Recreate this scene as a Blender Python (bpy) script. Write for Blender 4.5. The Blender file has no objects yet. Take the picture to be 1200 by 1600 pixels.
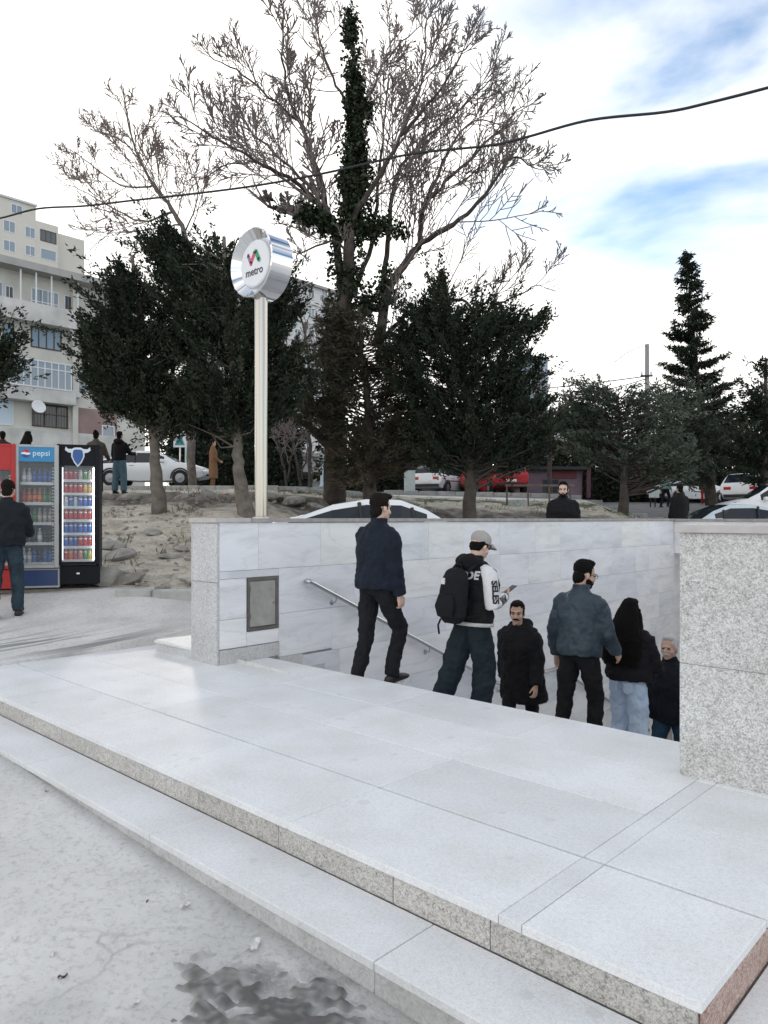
import bpy, bmesh, math, random
import numpy as np
from mathutils import Vector, Matrix, Euler
from mathutils.bvhtree import BVHTree

R = math.radians
SC = bpy.context.scene
COL = SC.collection

# ------------------------------------------------------------------ camera
EYE = 1.42                      # eye height above the platform top (z = 0)
FPX, CX, HY = 1160.0, 600.0, 811.0
YAW = R(43.2)
cam_d = bpy.data.cameras.new("camera")
cam = bpy.data.objects.new("camera", cam_d)
COL.objects.link(cam)
cam.location = (0, 0, EYE)
cam.rotation_euler = (R(90), 0, YAW)
cam_d.sensor_fit = 'VERTICAL'
cam_d.sensor_height = 32.0
cam_d.sensor_width = 24.0
cam_d.lens = FPX / 1600.0 * 32.0
cam_d.shift_y = (HY - 800.0) / 1600.0
cam_d.clip_start = 0.05
cam_d.clip_end = 3000
SC.camera = cam

# ------------------------------------------------------------------ sky and sun
SUN_AZ_LEFT = R(16)             # sun stands low behind the trees, left of the view axis
SUN_EL = R(14)
fa = YAW + SUN_AZ_LEFT          # angle of the sun direction, counter-clockwise from +Y
sun_dir = Vector((-math.sin(fa) * math.cos(SUN_EL), math.cos(fa) * math.cos(SUN_EL), math.sin(SUN_EL)))
w = bpy.data.worlds.new("World")
SC.world = w
w.use_nodes = True
nt = w.node_tree
nt.nodes.clear()
N, L = nt.nodes.new, nt.links.new
out = N('ShaderNodeOutputWorld')
bg = N('ShaderNodeBackground')
bg.inputs['Strength'].default_value = 0.13
sky = N('ShaderNodeTexSky')
sky.sky_type = 'NISHITA'
sky.sun_disc = False
sky.sun_elevation = SUN_EL
sky.sun_rotation = -fa          # clockwise from +Y
sky.air_density = 1.0
sky.dust_density = 0.4
sky.ozone_density = 1.6
tc = N('ShaderNodeTexCoord')
mp = N('ShaderNodeMapping')
mp.inputs['Rotation'].default_value = (0, R(-8), -YAW)
mp.inputs['Scale'].default_value = (1.1, 1.1, 3.0)
mp.inputs['Location'].default_value = (34.4513, 35.0615, 18.8764)
L(tc.outputs['Generated'], mp.inputs['Vector'])
n1 = N('ShaderNodeTexNoise')
n1.inputs['Scale'].default_value = 1.55
n1.inputs['Detail'].default_value = 7
n1.inputs['Roughness'].default_value = 0.52
n1.inputs['Distortion'].default_value = 0.35
L(mp.outputs['Vector'], n1.inputs['Vector'])
# thin cloud gets denser towards the horizon
sp = N('ShaderNodeSeparateXYZ')
L(tc.outputs['Generated'], sp.inputs[0])
hz = N('ShaderNodeMapRange')
hz.inputs['From Min'].default_value = 0.0
hz.inputs['From Max'].default_value = 0.75
hz.inputs['To Min'].default_value = 0.12
hz.inputs['To Max'].default_value = 0.0
L(sp.outputs['Z'], hz.inputs['Value'])
# and towards the veiled sun
dp = N('ShaderNodeVectorMath')
dp.operation = 'DOT_PRODUCT'
dp.inputs[1].default_value = sun_dir
L(tc.outputs['Generated'], dp.inputs[0])
sg = N('ShaderNodeMapRange')
sg.inputs['From Min'].default_value = 0.75
sg.inputs['From Max'].default_value = 0.98
sg.inputs['To Min'].default_value = 0.0
sg.inputs['To Max'].default_value = 0.20
L(dp.outputs['Value'], sg.inputs['Value'])
a1 = N('ShaderNodeMath'); a1.operation = 'ADD'
L(n1.outputs['Fac'], a1.inputs[0]); L(hz.outputs['Result'], a1.inputs[1])
a2 = N('ShaderNodeMath'); a2.operation = 'ADD'
L(a1.outputs[0], a2.inputs[0]); L(sg.outputs['Result'], a2.inputs[1])
cr = N('ShaderNodeValToRGB')
cr.color_ramp.elements[0].position = 0.405
cr.color_ramp.elements[0].color = (0.0, 0.0, 0.0, 1)
cr.color_ramp.elements[1].position = 0.625
cr.color_ramp.elements[1].color = (0.96, 0.96, 0.96, 1)
L(a2.outputs[0], cr.inputs[0])
gain = N('ShaderNodeMix'); gain.data_type = 'RGBA'; gain.blend_type = 'MULTIPLY'
gain.inputs[0].default_value = 1.0
gain.inputs[7].default_value = (0.50, 0.58, 0.64, 1)
L(sky.outputs[0], gain.inputs[6])
mx = N('ShaderNodeMix'); mx.data_type = 'RGBA'
L(cr.outputs[0], mx.inputs[0])
L(gain.outputs[2], mx.inputs[6])
mx.inputs[7].default_value = (5.3, 5.15, 4.9, 1)
L(mx.outputs[2], bg.inputs['Color'])
L(bg.outputs[0], out.inputs['Surface'])

sd = bpy.data.lights.new("sun", 'SUN')
sd.energy = 1.4
sd.angle = R(18)
sd.color = (1.0, 0.93, 0.84)
sun = bpy.data.objects.new("sun", sd)
COL.objects.link(sun)
sun.rotation_euler = sun_dir.to_track_quat('Z', 'Y').to_euler()
sun.location = (0, 0, 30)

SC.view_settings.view_transform = 'Standard'
SC.view_settings.look = 'None'
SC.view_settings.gamma = 1.0
SC.view_settings.exposure = 1.35
SC.view_settings.use_curve_mapping = False
SC.render.engine = 'CYCLES'
SC.cycles.use_denoising = True
SC.cycles.max_bounces = 6
SC.cycles.transparent_max_bounces = 12

# ------------------------------------------------------------------ helpers
FWD = Vector((-math.sin(YAW), math.cos(YAW), 0))
RGT = Vector((math.cos(YAW), math.sin(YAW), 0))

def at(px, py, d):
    """point seen at photo pixel (px, py) at view depth d"""
    return Vector((0, 0, EYE)) + FWD * d + RGT * ((px - CX) / FPX * d) + Vector((0, 0, (HY - py) / FPX * d))

def onwall_x(px, X):
    """(d, y) where the column px meets the vertical plane x = X"""
    r = (px - CX) / FPX
    d = X / (RGT.x * r + FWD.x)
    return d, d * (RGT.y * r + FWD.y)

def dlat(x, y):
    return FWD.x * x + FWD.y * y, RGT.x * x + RGT.y * y

LD = [0, 5, 6.5, 7.5, 8.5, 9.3, 10.0, 11, 14, 18, 20, 21, 23, 26, 32, 60, 150, 900]
P_L = [-.3, -.06, 0, .02, .09, .20, .40, .52, 1.05, 1.66, 1.92, 2.05, 2.25, 2.5, 2.82, 3.1, 4, 4]
P_C = [-.3, -.06, 0, .05, .10, .14, .18, .22, .38, .9, 1.55, 1.75, 2.0, 2.3, 2.6, 3.1, 4, 4]
P_R = [-.3, -.25, -.2, -.1, .0, .08, .12, .16, .25, .5, .8, 1.0, 1.6, 2.1, 2.5, 3.1, 4, 4]
P_F = [-.3, -.3, -.28, -.25, -.2, -.15, -.1, 0, .15, .22, .28, .3, .55, 1.1, 1.9, 3.1, 4, 4]

def terrain(x, y):
    d = FWD.x * x + FWD.y * y
    lat = RGT.x * x + RGT.y * y
    zs = [np.interp(d, LD, p) for p in (P_L, P_C, P_R, P_F)]
    t = np.clip(np.interp(lat, [-3.2, -1, 7, 10], [0, 1, 2, 3]), 0, 3)
    z = np.zeros_like(d, dtype=float)
    for i in range(4):
        z = z + zs[i] * np.clip(1 - np.abs(t - i), 0, 1)
    zf = np.interp(x, [-12, -9, -7.6, -5.7, -3.5, -1.8, 0, 4], [0, -.02, -.09, -.185, -.238, -.285, -.32, -.36])
    k = np.clip((y - 1.7) / 0.8, 0, 1)
    k = k * k * (3 - 2 * k)
    z = np.where(d < 9, zf * (1 - k) + z * k, z)
    return z

def tz(x, y):
    return float(terrain(np.array([float(x)]), np.array([float(y)]))[0])

# ---- materials
def new_mat(name):
    m = bpy.data.materials.new(name)
    m.use_nodes = True
    n = m.node_tree
    b = n.nodes['Principled BSDF']
    return m, n, b

def mat(name, col, rough=0.7, metal=0.0, var=0.0, scale=6.0, bump=0.0, bscale=None, col2=None, rnd=0.0, spec=0.5, coords='Object', detail=5):
    """procedural: base colour varied by noise, per-object tint and a bump"""
    m, n, b = new_mat(name)
    N, L = n.nodes.new, n.links.new
    b.inputs['Roughness'].default_value = rough
    b.inputs['Metallic'].default_value = metal
    b.inputs['Specular IOR Level'].default_value = spec
    c1 = (*col, 1)
    if col2 is None:
        col2 = tuple(c * (1 - var) for c in col)
    tcn = N('ShaderNodeTexCoord')
    no = N('ShaderNodeTexNoise')
    no.inputs['Scale'].default_value = scale
    no.inputs['Detail'].default_value = detail
    oi = N('ShaderNodeObjectInfo')
    vm = N('ShaderNodeVectorMath'); vm.operation = 'ADD'
    sc = N('ShaderNodeVectorMath'); sc.operation = 'SCALE'
    sc.inputs[0].default_value = (37, 71, 53)
    L(oi.outputs['Random'], sc.inputs['Scale'])
    L(tcn.outputs[coords], vm.inputs[0]); L(sc.outputs[0], vm.inputs[1])
    L(vm.outputs[0], no.inputs['Vector'])
    rp = N('ShaderNodeValToRGB')
    rp.color_ramp.elements[0].position = .3; rp.color_ramp.elements[0].color = (*col2, 1)
    rp.color_ramp.elements[1].position = .7; rp.color_ramp.elements[1].color = c1
    L(no.outputs['Fac'], rp.inputs[0])
    last = rp.outputs[0]
    if rnd:
        hs = N('ShaderNodeHueSaturation')
        mr = N('ShaderNodeMapRange')
        mr.inputs['To Min'].default_value = 1 - rnd; mr.inputs['To Max'].default_value = 1 + rnd
        L(oi.outputs['Random'], mr.inputs['Value']); L(mr.outputs[0], hs.inputs['Value'])
        L(last, hs.inputs['Color']); last = hs.outputs[0]
    L(last, b.inputs['Base Color'])
    if bump:
        n2 = N('ShaderNodeTexNoise')
        n2.inputs['Scale'].default_value = bscale or scale * 4
        n2.inputs['Detail'].default_value = 4
        L(vm.outputs[0], n2.inputs['Vector'])
        bp = N('ShaderNodeBump'); bp.inputs['Strength'].default_value = bump
        bp.inputs['Distance'].default_value = 0.02
        L(n2.outputs['Fac'], bp.inputs['Height']); L(bp.outputs[0], b.inputs['Normal'])
    return m

def marble_mat(name, base, vein, tint):
    m, n, b = new_mat(name)
    N, L = n.nodes.new, n.links.new
    b.inputs['Roughness'].default_value = .38
    tcn = N('ShaderNodeTexCoord'); oi = N('ShaderNodeObjectInfo')
    sc = N('ShaderNodeVectorMath'); sc.operation = 'SCALE'; sc.inputs[0].default_value = (31, 17, 43)
    L(oi.outputs['Random'], sc.inputs['Scale'])
    ad = N('ShaderNodeVectorMath'); L(tcn.outputs['Object'], ad.inputs[0]); L(sc.outputs[0], ad.inputs[1])
    rot = N('ShaderNodeMapping')
    mrr = N('ShaderNodeMapRange'); mrr.inputs['To Min'].default_value = -1.1; mrr.inputs['To Max'].default_value = 1.3
    L(oi.outputs['Random'], mrr.inputs['Value'])
    cx = N('ShaderNodeCombineXYZ'); L(mrr.outputs[0], cx.inputs[0])
    L(ad.outputs[0], rot.inputs['Vector']); L(cx.outputs[0], rot.inputs['Rotation'])
    rot.inputs['Scale'].default_value = (1.2, .8, 3.4)
    no = N('ShaderNodeTexNoise'); no.inputs['Scale'].default_value = 1.5; no.inputs['Detail'].default_value = 8
    no.inputs['Distortion'].default_value = .5; no.inputs['Roughness'].default_value = .6
    L(rot.outputs[0], no.inputs['Vector'])
    rp = N('ShaderNodeValToRGB'); e = rp.color_ramp.elements
    e[0].position = .30; e[0].color = (*vein, 1); e[1].position = .62; e[1].color = (*base, 1)
    k = e.new(.46); k.color = (*[.35 * v + .65 * c for v, c in zip(vein, base)], 1)
    L(no.outputs['Fac'], rp.inputs[0])
    # thin dark veins
    n2 = N('ShaderNodeTexNoise'); n2.inputs['Scale'].default_value = .9; n2.inputs['Detail'].default_value = 5; n2.inputs['Distortion'].default_value = .6
    L(rot.outputs[0], n2.inputs['Vector'])
    r2 = N('ShaderNodeValToRGB'); e = r2.color_ramp.elements
    e[0].position = .485; e[0].color = (1, 1, 1, 1); e[1].position = .515; e[1].color = (1, 1, 1, 1)
    k = e.new(.5); k.color = (.90, .90, .915, 1)
    L(n2.outputs['Fac'], r2.inputs[0])
    mu = N('ShaderNodeMix'); mu.data_type = 'RGBA'; mu.blend_type = 'MULTIPLY'; mu.inputs[0].default_value = 1
    L(rp.outputs[0], mu.inputs[6]); L(r2.outputs[0], mu.inputs[7])
    # per slab tint
    wn = N('ShaderNodeTexWhiteNoise'); wn.noise_dimensions = '1D'; L(oi.outputs['Random'], wn.inputs['W'])
    r3 = N('ShaderNodeValToRGB'); e = r3.color_ramp.elements
    e[0].position = 0; e[0].color = (.86, .87, .895, 1); e[1].position = 1; e[1].color = (*tint, 1)
    k = e.new(.5); k.color = (.97, .97, .985, 1)
    L(wn.outputs['Value'], r3.inputs[0])
    m2 = N('ShaderNodeMix'); m2.data_type = 'RGBA'; m2.blend_type = 'MULTIPLY'; m2.inputs[0].default_value = 1
    L(mu.outputs[2], m2.inputs[6]); L(r3.outputs[0], m2.inputs[7])
    L(m2.outputs[2], b.inputs['Base Color'])
    return m

def granite_mat(name, cols, scale, rough=.55, bump=.15):
    m, n, b = new_mat(name)
    N, L = n.nodes.new, n.links.new
    b.inputs['Roughness'].default_value = rough
    tcn = N('ShaderNodeTexCoord'); geo = N('ShaderNodeNewGeometry')
    v = N('ShaderNodeTexVoronoi'); v.inputs['Scale'].default_value = scale; v.inputs['Randomness'].default_value = 1
    L(geo.outputs['Position'], v.inputs['Vector'])
    sep = N('ShaderNodeSeparateColor'); L(v.outputs['Color'], sep.inputs[0])
    no = N('ShaderNodeTexNoise'); no.inputs['Scale'].default_value = scale * .22; no.inputs['Detail'].default_value = 6
    L(geo.outputs['Position'], no.inputs['Vector'])
    ad = N('ShaderNodeMath'); ad.operation = 'MULTIPLY_ADD'; ad.inputs[1].default_value = .5
    L(sep.outputs[0], ad.inputs[0])
    sb = N('ShaderNodeMath'); sb.operation = 'MULTIPLY'; sb.inputs[1].default_value = .55
    L(no.outputs['Fac'], sb.inputs[0]); L(sb.outputs[0], ad.inputs[2])
    rp = N('ShaderNodeValToRGB'); rp.color_ramp.interpolation = 'LINEAR'
    e = rp.color_ramp.elements
    ps = [.18, .38, .58, .78]
    e[0].position = ps[0]; e[0].color = (*cols[0], 1); e[1].position = ps[3]; e[1].color = (*cols[3], 1)
    for i in (1, 2):
        k = e.new(ps[i]); k.color = (*cols[i], 1)
    L(ad.outputs[0], rp.inputs[0])
    # broad weathering
    nb = N('ShaderNodeTexNoise'); nb.inputs['Scale'].default_value = 2.2; nb.inputs['Detail'].default_value = 5
    L(geo.outputs['Position'], nb.inputs['Vector'])
    rb = N('ShaderNodeValToRGB'); e = rb.color_ramp.elements
    e[0].position = .3; e[0].color = (.88, .875, .855, 1); e[1].position = .62; e[1].color = (1, 1, 1, 1)
    L(nb.outputs['Fac'], rb.inputs[0])
    mu = N('ShaderNodeMix'); mu.data_type = 'RGBA'; mu.blend_type = 'MULTIPLY'; mu.inputs[0].default_value = 1
    L(rp.outputs[0], mu.inputs[6]); L(rb.outputs[0], mu.inputs[7])
    # scattered small stains
    vs_ = N('ShaderNodeTexVoronoi'); vs_.inputs['Scale'].default_value = 4.1
    L(geo.outputs['Position'], vs_.inputs['Vector'])
    sc_ = N('ShaderNodeSeparateColor'); L(vs_.outputs['Color'], sc_.inputs[0])
    th_ = N('ShaderNodeMath'); th_.operation = 'MULTIPLY'; th_.inputs[1].default_value = .13; L(sc_.outputs[1], th_.inputs[0])
    sbt = N('ShaderNodeMath'); sbt.operation = 'SUBTRACT'; L(vs_.outputs['Distance'], sbt.inputs[0]); L(th_.outputs[0], sbt.inputs[1])
    rs_ = N('ShaderNodeValToRGB'); e = rs_.color_ramp.elements
    e[0].position = 0; e[0].color = (.90, .895, .88, 1); e[1].position = .05; e[1].color = (1, 1, 1, 1)
    L(sbt.outputs[0], rs_.inputs[0])
    ms_ = N('ShaderNodeMix'); ms_.data_type = 'RGBA'; ms_.blend_type = 'MULTIPLY'; ms_.inputs[0].default_value = 1
    L(mu.outputs[2], ms_.inputs[6]); L(rs_.outputs[0], ms_.inputs[7]); mu = ms_
    oi = N('ShaderNodeObjectInfo'); hs = N('ShaderNodeHueSaturation')
    mr = N('ShaderNodeMapRange'); mr.inputs['To Min'].default_value = .94; mr.inputs['To Max'].default_value = 1.05
    L(oi.outputs['Random'], mr.inputs['Value']); L(mr.outputs[0], hs.inputs['Value']); L(mu.outputs[2], hs.inputs['Color'])
    L(hs.outputs[0], b.inputs['Base Color'])
    bp = N('ShaderNodeBump'); bp.inputs['Strength'].default_value = bump; bp.inputs['Distance'].default_value = .005
    L(ad.outputs[0], bp.inputs['Height']); L(bp.outputs[0], b.inputs['Normal'])
    return m

def emit_mat(name, col, strength):
    m, n, b = new_mat(name)
    b.inputs['Base Color'].default_value = (*col, 1)
    b.inputs['Emission Color'].default_value = (*col, 1)
    b.inputs['Emission Strength'].default_value = strength
    return m

def glass_mat(name, col=(.05, .07, .09), rough=.04, alpha=1.0, spec=.9):
    m, n, b = new_mat(name)
    N, L = n.nodes.new, n.links.new
    b.inputs['Base Color'].default_value = (*col, 1)
    b.inputs['Roughness'].default_value = rough
    b.inputs['Specular IOR Level'].default_value = spec
    b.inputs['Alpha'].default_value = alpha
    return m

def attr_mat(name, cols, attr='tone', rough=.8, spec=.3, trans=0.0):
    """colour picked along a ramp by a per-leaf attribute"""
    m, n, b = new_mat(name)
    N, L = n.nodes.new, n.links.new
    at_ = N('ShaderNodeAttribute'); at_.attribute_name = attr
    rp = N('ShaderNodeValToRGB'); e = rp.color_ramp.elements
    e[0].position = 0; e[0].color = (*cols[0], 1); e[1].position = 1; e[1].color = (*cols[-1], 1)
    for i, c in enumerate(cols[1:-1]):
        k = e.new((i + 1) / (len(cols) - 1)); k.color = (*c, 1)
    L(at_.outputs['Fac'], rp.inputs[0]); L(rp.outputs[0], b.inputs['Base Color'])
    b.inputs['Roughness'].default_value = rough
    b.inputs['Specular IOR Level'].default_value = spec
    return m

# ---- mesh building
class MB:
    def __init__(s):
        s.v, s.f, s.m = [], [], []
    def add(s, vs, fs, mi=0):
        o = len(s.v)
        s.v += [tuple(v) for v in vs]
        s.f += [tuple(i + o for i in f) for f in fs]
        s.m += [mi] * len(fs)
        return s
    def box(s, x0, x1, y0, y1, z0, z1, mi=0, M=None, ch=0.0):
        if ch > 0:
            vs, fs = cham(x0, x1, y0, y1, z0, z1, ch)
        else:
            vs = [(x0, y0, z0), (x1, y0, z0), (x1, y1, z0), (x0, y1, z0), (x0, y0, z1), (x1, y0, z1), (x1, y1, z1), (x0, y1, z1)]
            fs = [(0, 3, 2, 1), (4, 5, 6, 7), (0, 1, 5, 4), (1, 2, 6, 5), (2, 3, 7, 6), (3, 0, 4, 7)]
        if M is not None:
            vs = [M @ Vector(v) for v in vs]
        return s.add(vs, fs, mi)
    def tube(s, pts, rad, n=8, mi=0, cap=True, lat=None):
        """swept tube; rad a number, or a list of radii / (ra, rb) pairs; lat = preferred first axis"""
        P = [Vector(p) for p in pts]
        k = len(P)
        if not isinstance(rad, (list, tuple)):
            rad = [rad] * k
        rad = [(r, r) if not isinstance(r, (list, tuple)) else r for r in rad]
        vs, fs = [], []
        u = None
        for i in range(k):
            t = (P[min(i + 1, k - 1)] - P[max(i - 1, 0)])
            if t.length < 1e-9:
                t = Vector((0, 0, 1))
            t.normalize()
            if lat is not None:
                u = Vector(lat)
            elif u is None:
                u = Vector((1, 0, 0)) if abs(t.x) < .8 else Vector((0, 1, 0))
            u = u - t * u.dot(t)
            if u.length < 1e-6:
                u = t.orthogonal()
            u.normalize()
            w_ = t.cross(u)
            for j in range(n):
                a = 2 * math.pi * j / n
                vs.append(P[i] + u * (math.cos(a) * rad[i][0]) + w_ * (math.sin(a) * rad[i][1]))
        for i in range(k - 1):
            for j in range(n):
                j2 = (j + 1) % n
                fs.append((i * n + j, i * n + j2, (i + 1) * n + j2, (i + 1) * n + j))
        if cap:
            fs.append(tuple(range(n - 1, -1, -1)))
            fs.append(tuple((k - 1) * n + j for j in range(n)))
        return s.add(vs, fs, mi)
    def ell(s, c, r, n=12, m=8, mi=0, rot=None):
        vs, fs = [], []
        c = Vector(c)
        Mr = rot if rot is not None else Matrix.Identity(3)
        vs.append(c + Mr @ Vector((0, 0, -r[2])))
        for i in range(1, m):
            th = math.pi * i / m
            for j in range(n):
                a = 2 * math.pi * j / n
                vs.append(c + Mr @ Vector((r[0] * math.sin(th) * math.cos(a), r[1] * math.sin(th) * math.sin(a), -r[2] * math.cos(th))))
        vs.append(c + Mr @ Vector((0, 0, r[2])))
        for j in range(n):
            fs.append((0, 1 + (j + 1) % n, 1 + j))
        for i in range(m - 2):
            for j in range(n):
                a, b_ = 1 + i * n + j, 1 + i * n + (j + 1) % n
                fs.append((a, b_, b_ + n, a + n))
        t = len(vs) - 1
        for j in range(n):
            fs.append((t, t - n + j, t - n + (j + 1) % n))
        return s.add(vs, fs, mi)
    def prism(s, poly, h, M=None, mi=0):
        """poly in local xy, extruded along local z from 0 to h"""
        n = len(poly)
        vs = [(p[0], p[1], 0) for p in poly] + [(p[0], p[1], h) for p in poly]
        fs = [tuple(range(n - 1, -1, -1)), tuple(range(n, 2 * n))]
        fs += [(i, (i + 1) % n, n + (i + 1) % n, n + i) for i in range(n)]
        if M is not None:
            vs = [M @ Vector(v) for v in vs]
        return s.add(vs, fs, mi)
    def lathe(s, prof, n=20, M=None, mi=0):
        """prof = [(radius, z)] about local z"""
        vs, fs = [], []
        k = len(prof)
        for r, z in prof:
            for j in range(n):
                a = 2 * math.pi * j / n
                vs.append((r * math.cos(a), r * math.sin(a), z))
        for i in range(k - 1):
            for j in range(n):
                j2 = (j + 1) % n
                fs.append((i * n + j, i * n + j2, (i + 1) * n + j2, (i + 1) * n + j))
        fs.append(tuple(range(n - 1, -1, -1)))
        fs.append(tuple((k - 1) * n + j for j in range(n)))
        if M is not None:
            vs = [M @ Vector(v) for v in vs]
        return s.add(vs, fs, mi)
    def mesh(s, name, mats, smooth=False):
        me = bpy.data.meshes.new(name)
        me.from_pydata(s.v, [], s.f)
        if not isinstance(mats, (list, tuple)):
            mats = [mats]
        for m_ in mats:
            me.materials.append(m_)
        if len(mats) > 1:
            me.polygons.foreach_set('material_index', s.m)
        if smooth:
            me.polygons.foreach_set('use_smooth', [True] * len(me.polygons))
        me.update()
        return me
    def build(s, name, mats, parent=None, smooth=False, loc=None, auto=None):
        me = s.mesh(name, mats, smooth)
        if auto:
            me.set_sharp_from_angle(angle=R(auto))
        return link(name, me, parent, loc)

def cham(x0, x1, y0, y1, z0, z1, c):
    vs, fs = [], []
    X, Y, Z = (x0, x1), (y0, y1), (z0, z1)
    idx = {}
    for i in (0, 1):
        for j in (0, 1):
            for k in (0, 1):
                si, sj, sk = (1 - 2 * i), (1 - 2 * j), (1 - 2 * k)
                for ax, p in enumerate([(X[i], Y[j] + sj * c, Z[k] + sk * c), (X[i] + si * c, Y[j], Z[k] + sk * c), (X[i] + si * c, Y[j] + sj * c, Z[k])]):
                    idx[(i, j, k, ax)] = len(vs); vs.append(p)
    for s_ in (0, 1):
        f = [idx[(s_, 0, 0, 0)], idx[(s_, 1, 0, 0)], idx[(s_, 1, 1, 0)], idx[(s_, 0, 1, 0)]]; fs.append(tuple(f if s_ else f[::-1]))
        f = [idx[(0, s_, 0, 1)], idx[(1, s_, 0, 1)], idx[(1, s_, 1, 1)], idx[(0, s_, 1, 1)]]; fs.append(tuple(f[::-1] if s_ else f))
        f = [idx[(0, 0, s_, 2)], idx[(1, 0, s_, 2)], idx[(1, 1, s_, 2)], idx[(0, 1, s_, 2)]]; fs.append(tuple(f if s_ else f[::-1]))
    for a in (0, 1):
        for b_ in (0, 1):
            fs.append((idx[(a, b_, 0, 0)], idx[(a, b_, 0, 1)], idx[(a, b_, 1, 1)], idx[(a, b_, 1, 0)]))
            fs.append((idx[(a, 0, b_, 0)], idx[(a, 0, b_, 2)], idx[(a, 1, b_, 2)], idx[(a, 1, b_, 0)]))
            fs.append((idx[(0, a, b_, 1)], idx[(0, a, b_, 2)], idx[(1, a, b_, 2)], idx[(1, a, b_, 1)]))
    for i in (0, 1):
        for j in (0, 1):
            for k in (0, 1):
                fs.append((idx[(i, j, k, 0)], idx[(i, j, k, 1)], idx[(i, j, k, 2)]))
    return vs, fs

def link(name, me, parent=None, loc=None):
    o = bpy.data.objects.new(name, me)
    COL.objects.link(o)
    if parent is not None:
        o.parent = parent
    if loc is not None:
        o.location = loc
    return o

def fixn(o):
    bm = bmesh.new(); bm.from_mesh(o.data)
    bmesh.ops.recalc_face_normals(bm, faces=bm.faces)
    bm.to_mesh(o.data); bm.free()
    return o

def tag(o, label, cat, group=None):
    o['label'] = label; o['category'] = cat; o['kind'] = 'thing'
    if group:
        o['group'] = group
    return o

def struct(o, label=None, kind='structure'):
    o['kind'] = kind
    if label:
        o['label'] = label
    return o

def thing(name, label, cat, loc=(0, 0, 0), rz=0, group=None):
    o = bpy.data.objects.new(name, None)
    o.empty_display_size = .1
    COL.objects.link(o)
    o.location = loc
    o.rotation_euler = (0, 0, rz)
    return tag(o, label, cat, group)

def copy_tree(o, parent=None):
    c = o.copy(); COL.objects.link(c)
    if parent is not None:
        c.parent = parent
    for ch in list(o.children):
        copy_tree(ch, c)
    return c

def text_mesh(txt, size, extrude=0.002, bold=0.0):
    cu = bpy.data.curves.new('lettering', 'FONT')
    cu.body = txt; cu.size = size; cu.extrude = extrude; cu.offset = bold
    cu.align_x = 'CENTER'; cu.align_y = 'CENTER'; cu.resolution_u = 3
    ob = bpy.data.objects.new('lettering', cu)
    COL.objects.link(ob)
    dg = bpy.context.evaluated_depsgraph_get()
    me = bpy.data.meshes.new_from_object(ob.evaluated_get(dg))
    bpy.data.objects.remove(ob); bpy.data.curves.remove(cu)
    return me
# ------------------------------------------------------------------ the entrance: coordinates
WX = -6.10          # face of the marble stair wall
WB = -6.52          # its back
PY0 = 4.13          # front of the pier at its end
NY = 4.74           # nosing of the top stair
RX0, RX1 = -1.63, -0.97   # right parapet
RY0 = 4.14
FY = 2.235          # front edge of the platform
PXR = -0.81         # right edge of the platform
PXL = -7.62         # left edge, where the street comes level
TOPW = 1.428        # top of the coping
FARY = 15.2

M_marble = marble_mat("veined marble", (.87, .875, .89), (.66, .67, .69), (.965, .96, .93))
M_granite = granite_mat("grey granite", [(.28, .28, .275), (.47, .47, .46), (.64, .64, .63), (.78, .78, .77)], 150)
M_granite_fine = granite_mat("fine grey granite", [(.34, .34, .35), (.50, .50, .51), (.60, .60, .61), (.70, .70, .71)], 120)
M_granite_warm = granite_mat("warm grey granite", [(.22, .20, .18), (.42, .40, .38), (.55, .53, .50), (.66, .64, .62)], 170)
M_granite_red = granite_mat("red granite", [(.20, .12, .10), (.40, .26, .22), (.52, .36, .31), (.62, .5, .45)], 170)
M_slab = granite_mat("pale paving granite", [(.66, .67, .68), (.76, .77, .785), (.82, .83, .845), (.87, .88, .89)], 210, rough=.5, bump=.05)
M_plinth = granite_mat("grey plinth stone", [(.42, .42, .42), (.52, .52, .52), (.57, .57, .57), (.62, .62, .62)], 90)
M_coping = mat("coping stone", (.40, .37, .36), .6, var=.3, scale=9, bump=.1)
M_coping_light = mat("pale coping stone", (.54, .51, .50), .6, var=.2, scale=9, bump=.1)
M_conc = mat("rough concrete", (.50, .50, .48), .9, var=.35, scale=5, bump=.3)
M_grout = mat("dusty joint mortar", (.62, .62, .61), .9, var=.2, scale=12)
M_steel = mat("brushed steel", (.62, .60, .56), .28, 1.0, var=.12, scale=25)
M_steel_rail = mat("steel handrail", (.55, .56, .58), .22, 1.0, var=.1, scale=20)
M_black = mat("black plastic", (.012, .012, .014), .5)
M_dark = mat("dark metal", (.03, .03, .032), .5, .4)

# ------------------------------------------------------------------ ground
def axis(fine, lo, hi, step, far):
    a = list(np.arange(lo, hi, step))
    x, s = hi, step
    while x < far:
        a.append(x); s *= 1.09; x += s
    x, s = lo, step
    while x > -far:
        s *= 1.09; x -= s; a.append(x)
    for f in fine:
        a += [f - .0015, f + .0015]
    a = sorted(a)
    keep = [a[0]]
    for v in a[1:]:
        if v - keep[-1] > .0025 or any(abs(v - f) < .002 for f in fine):
            keep.append(v)
    return np.array(keep)

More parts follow.
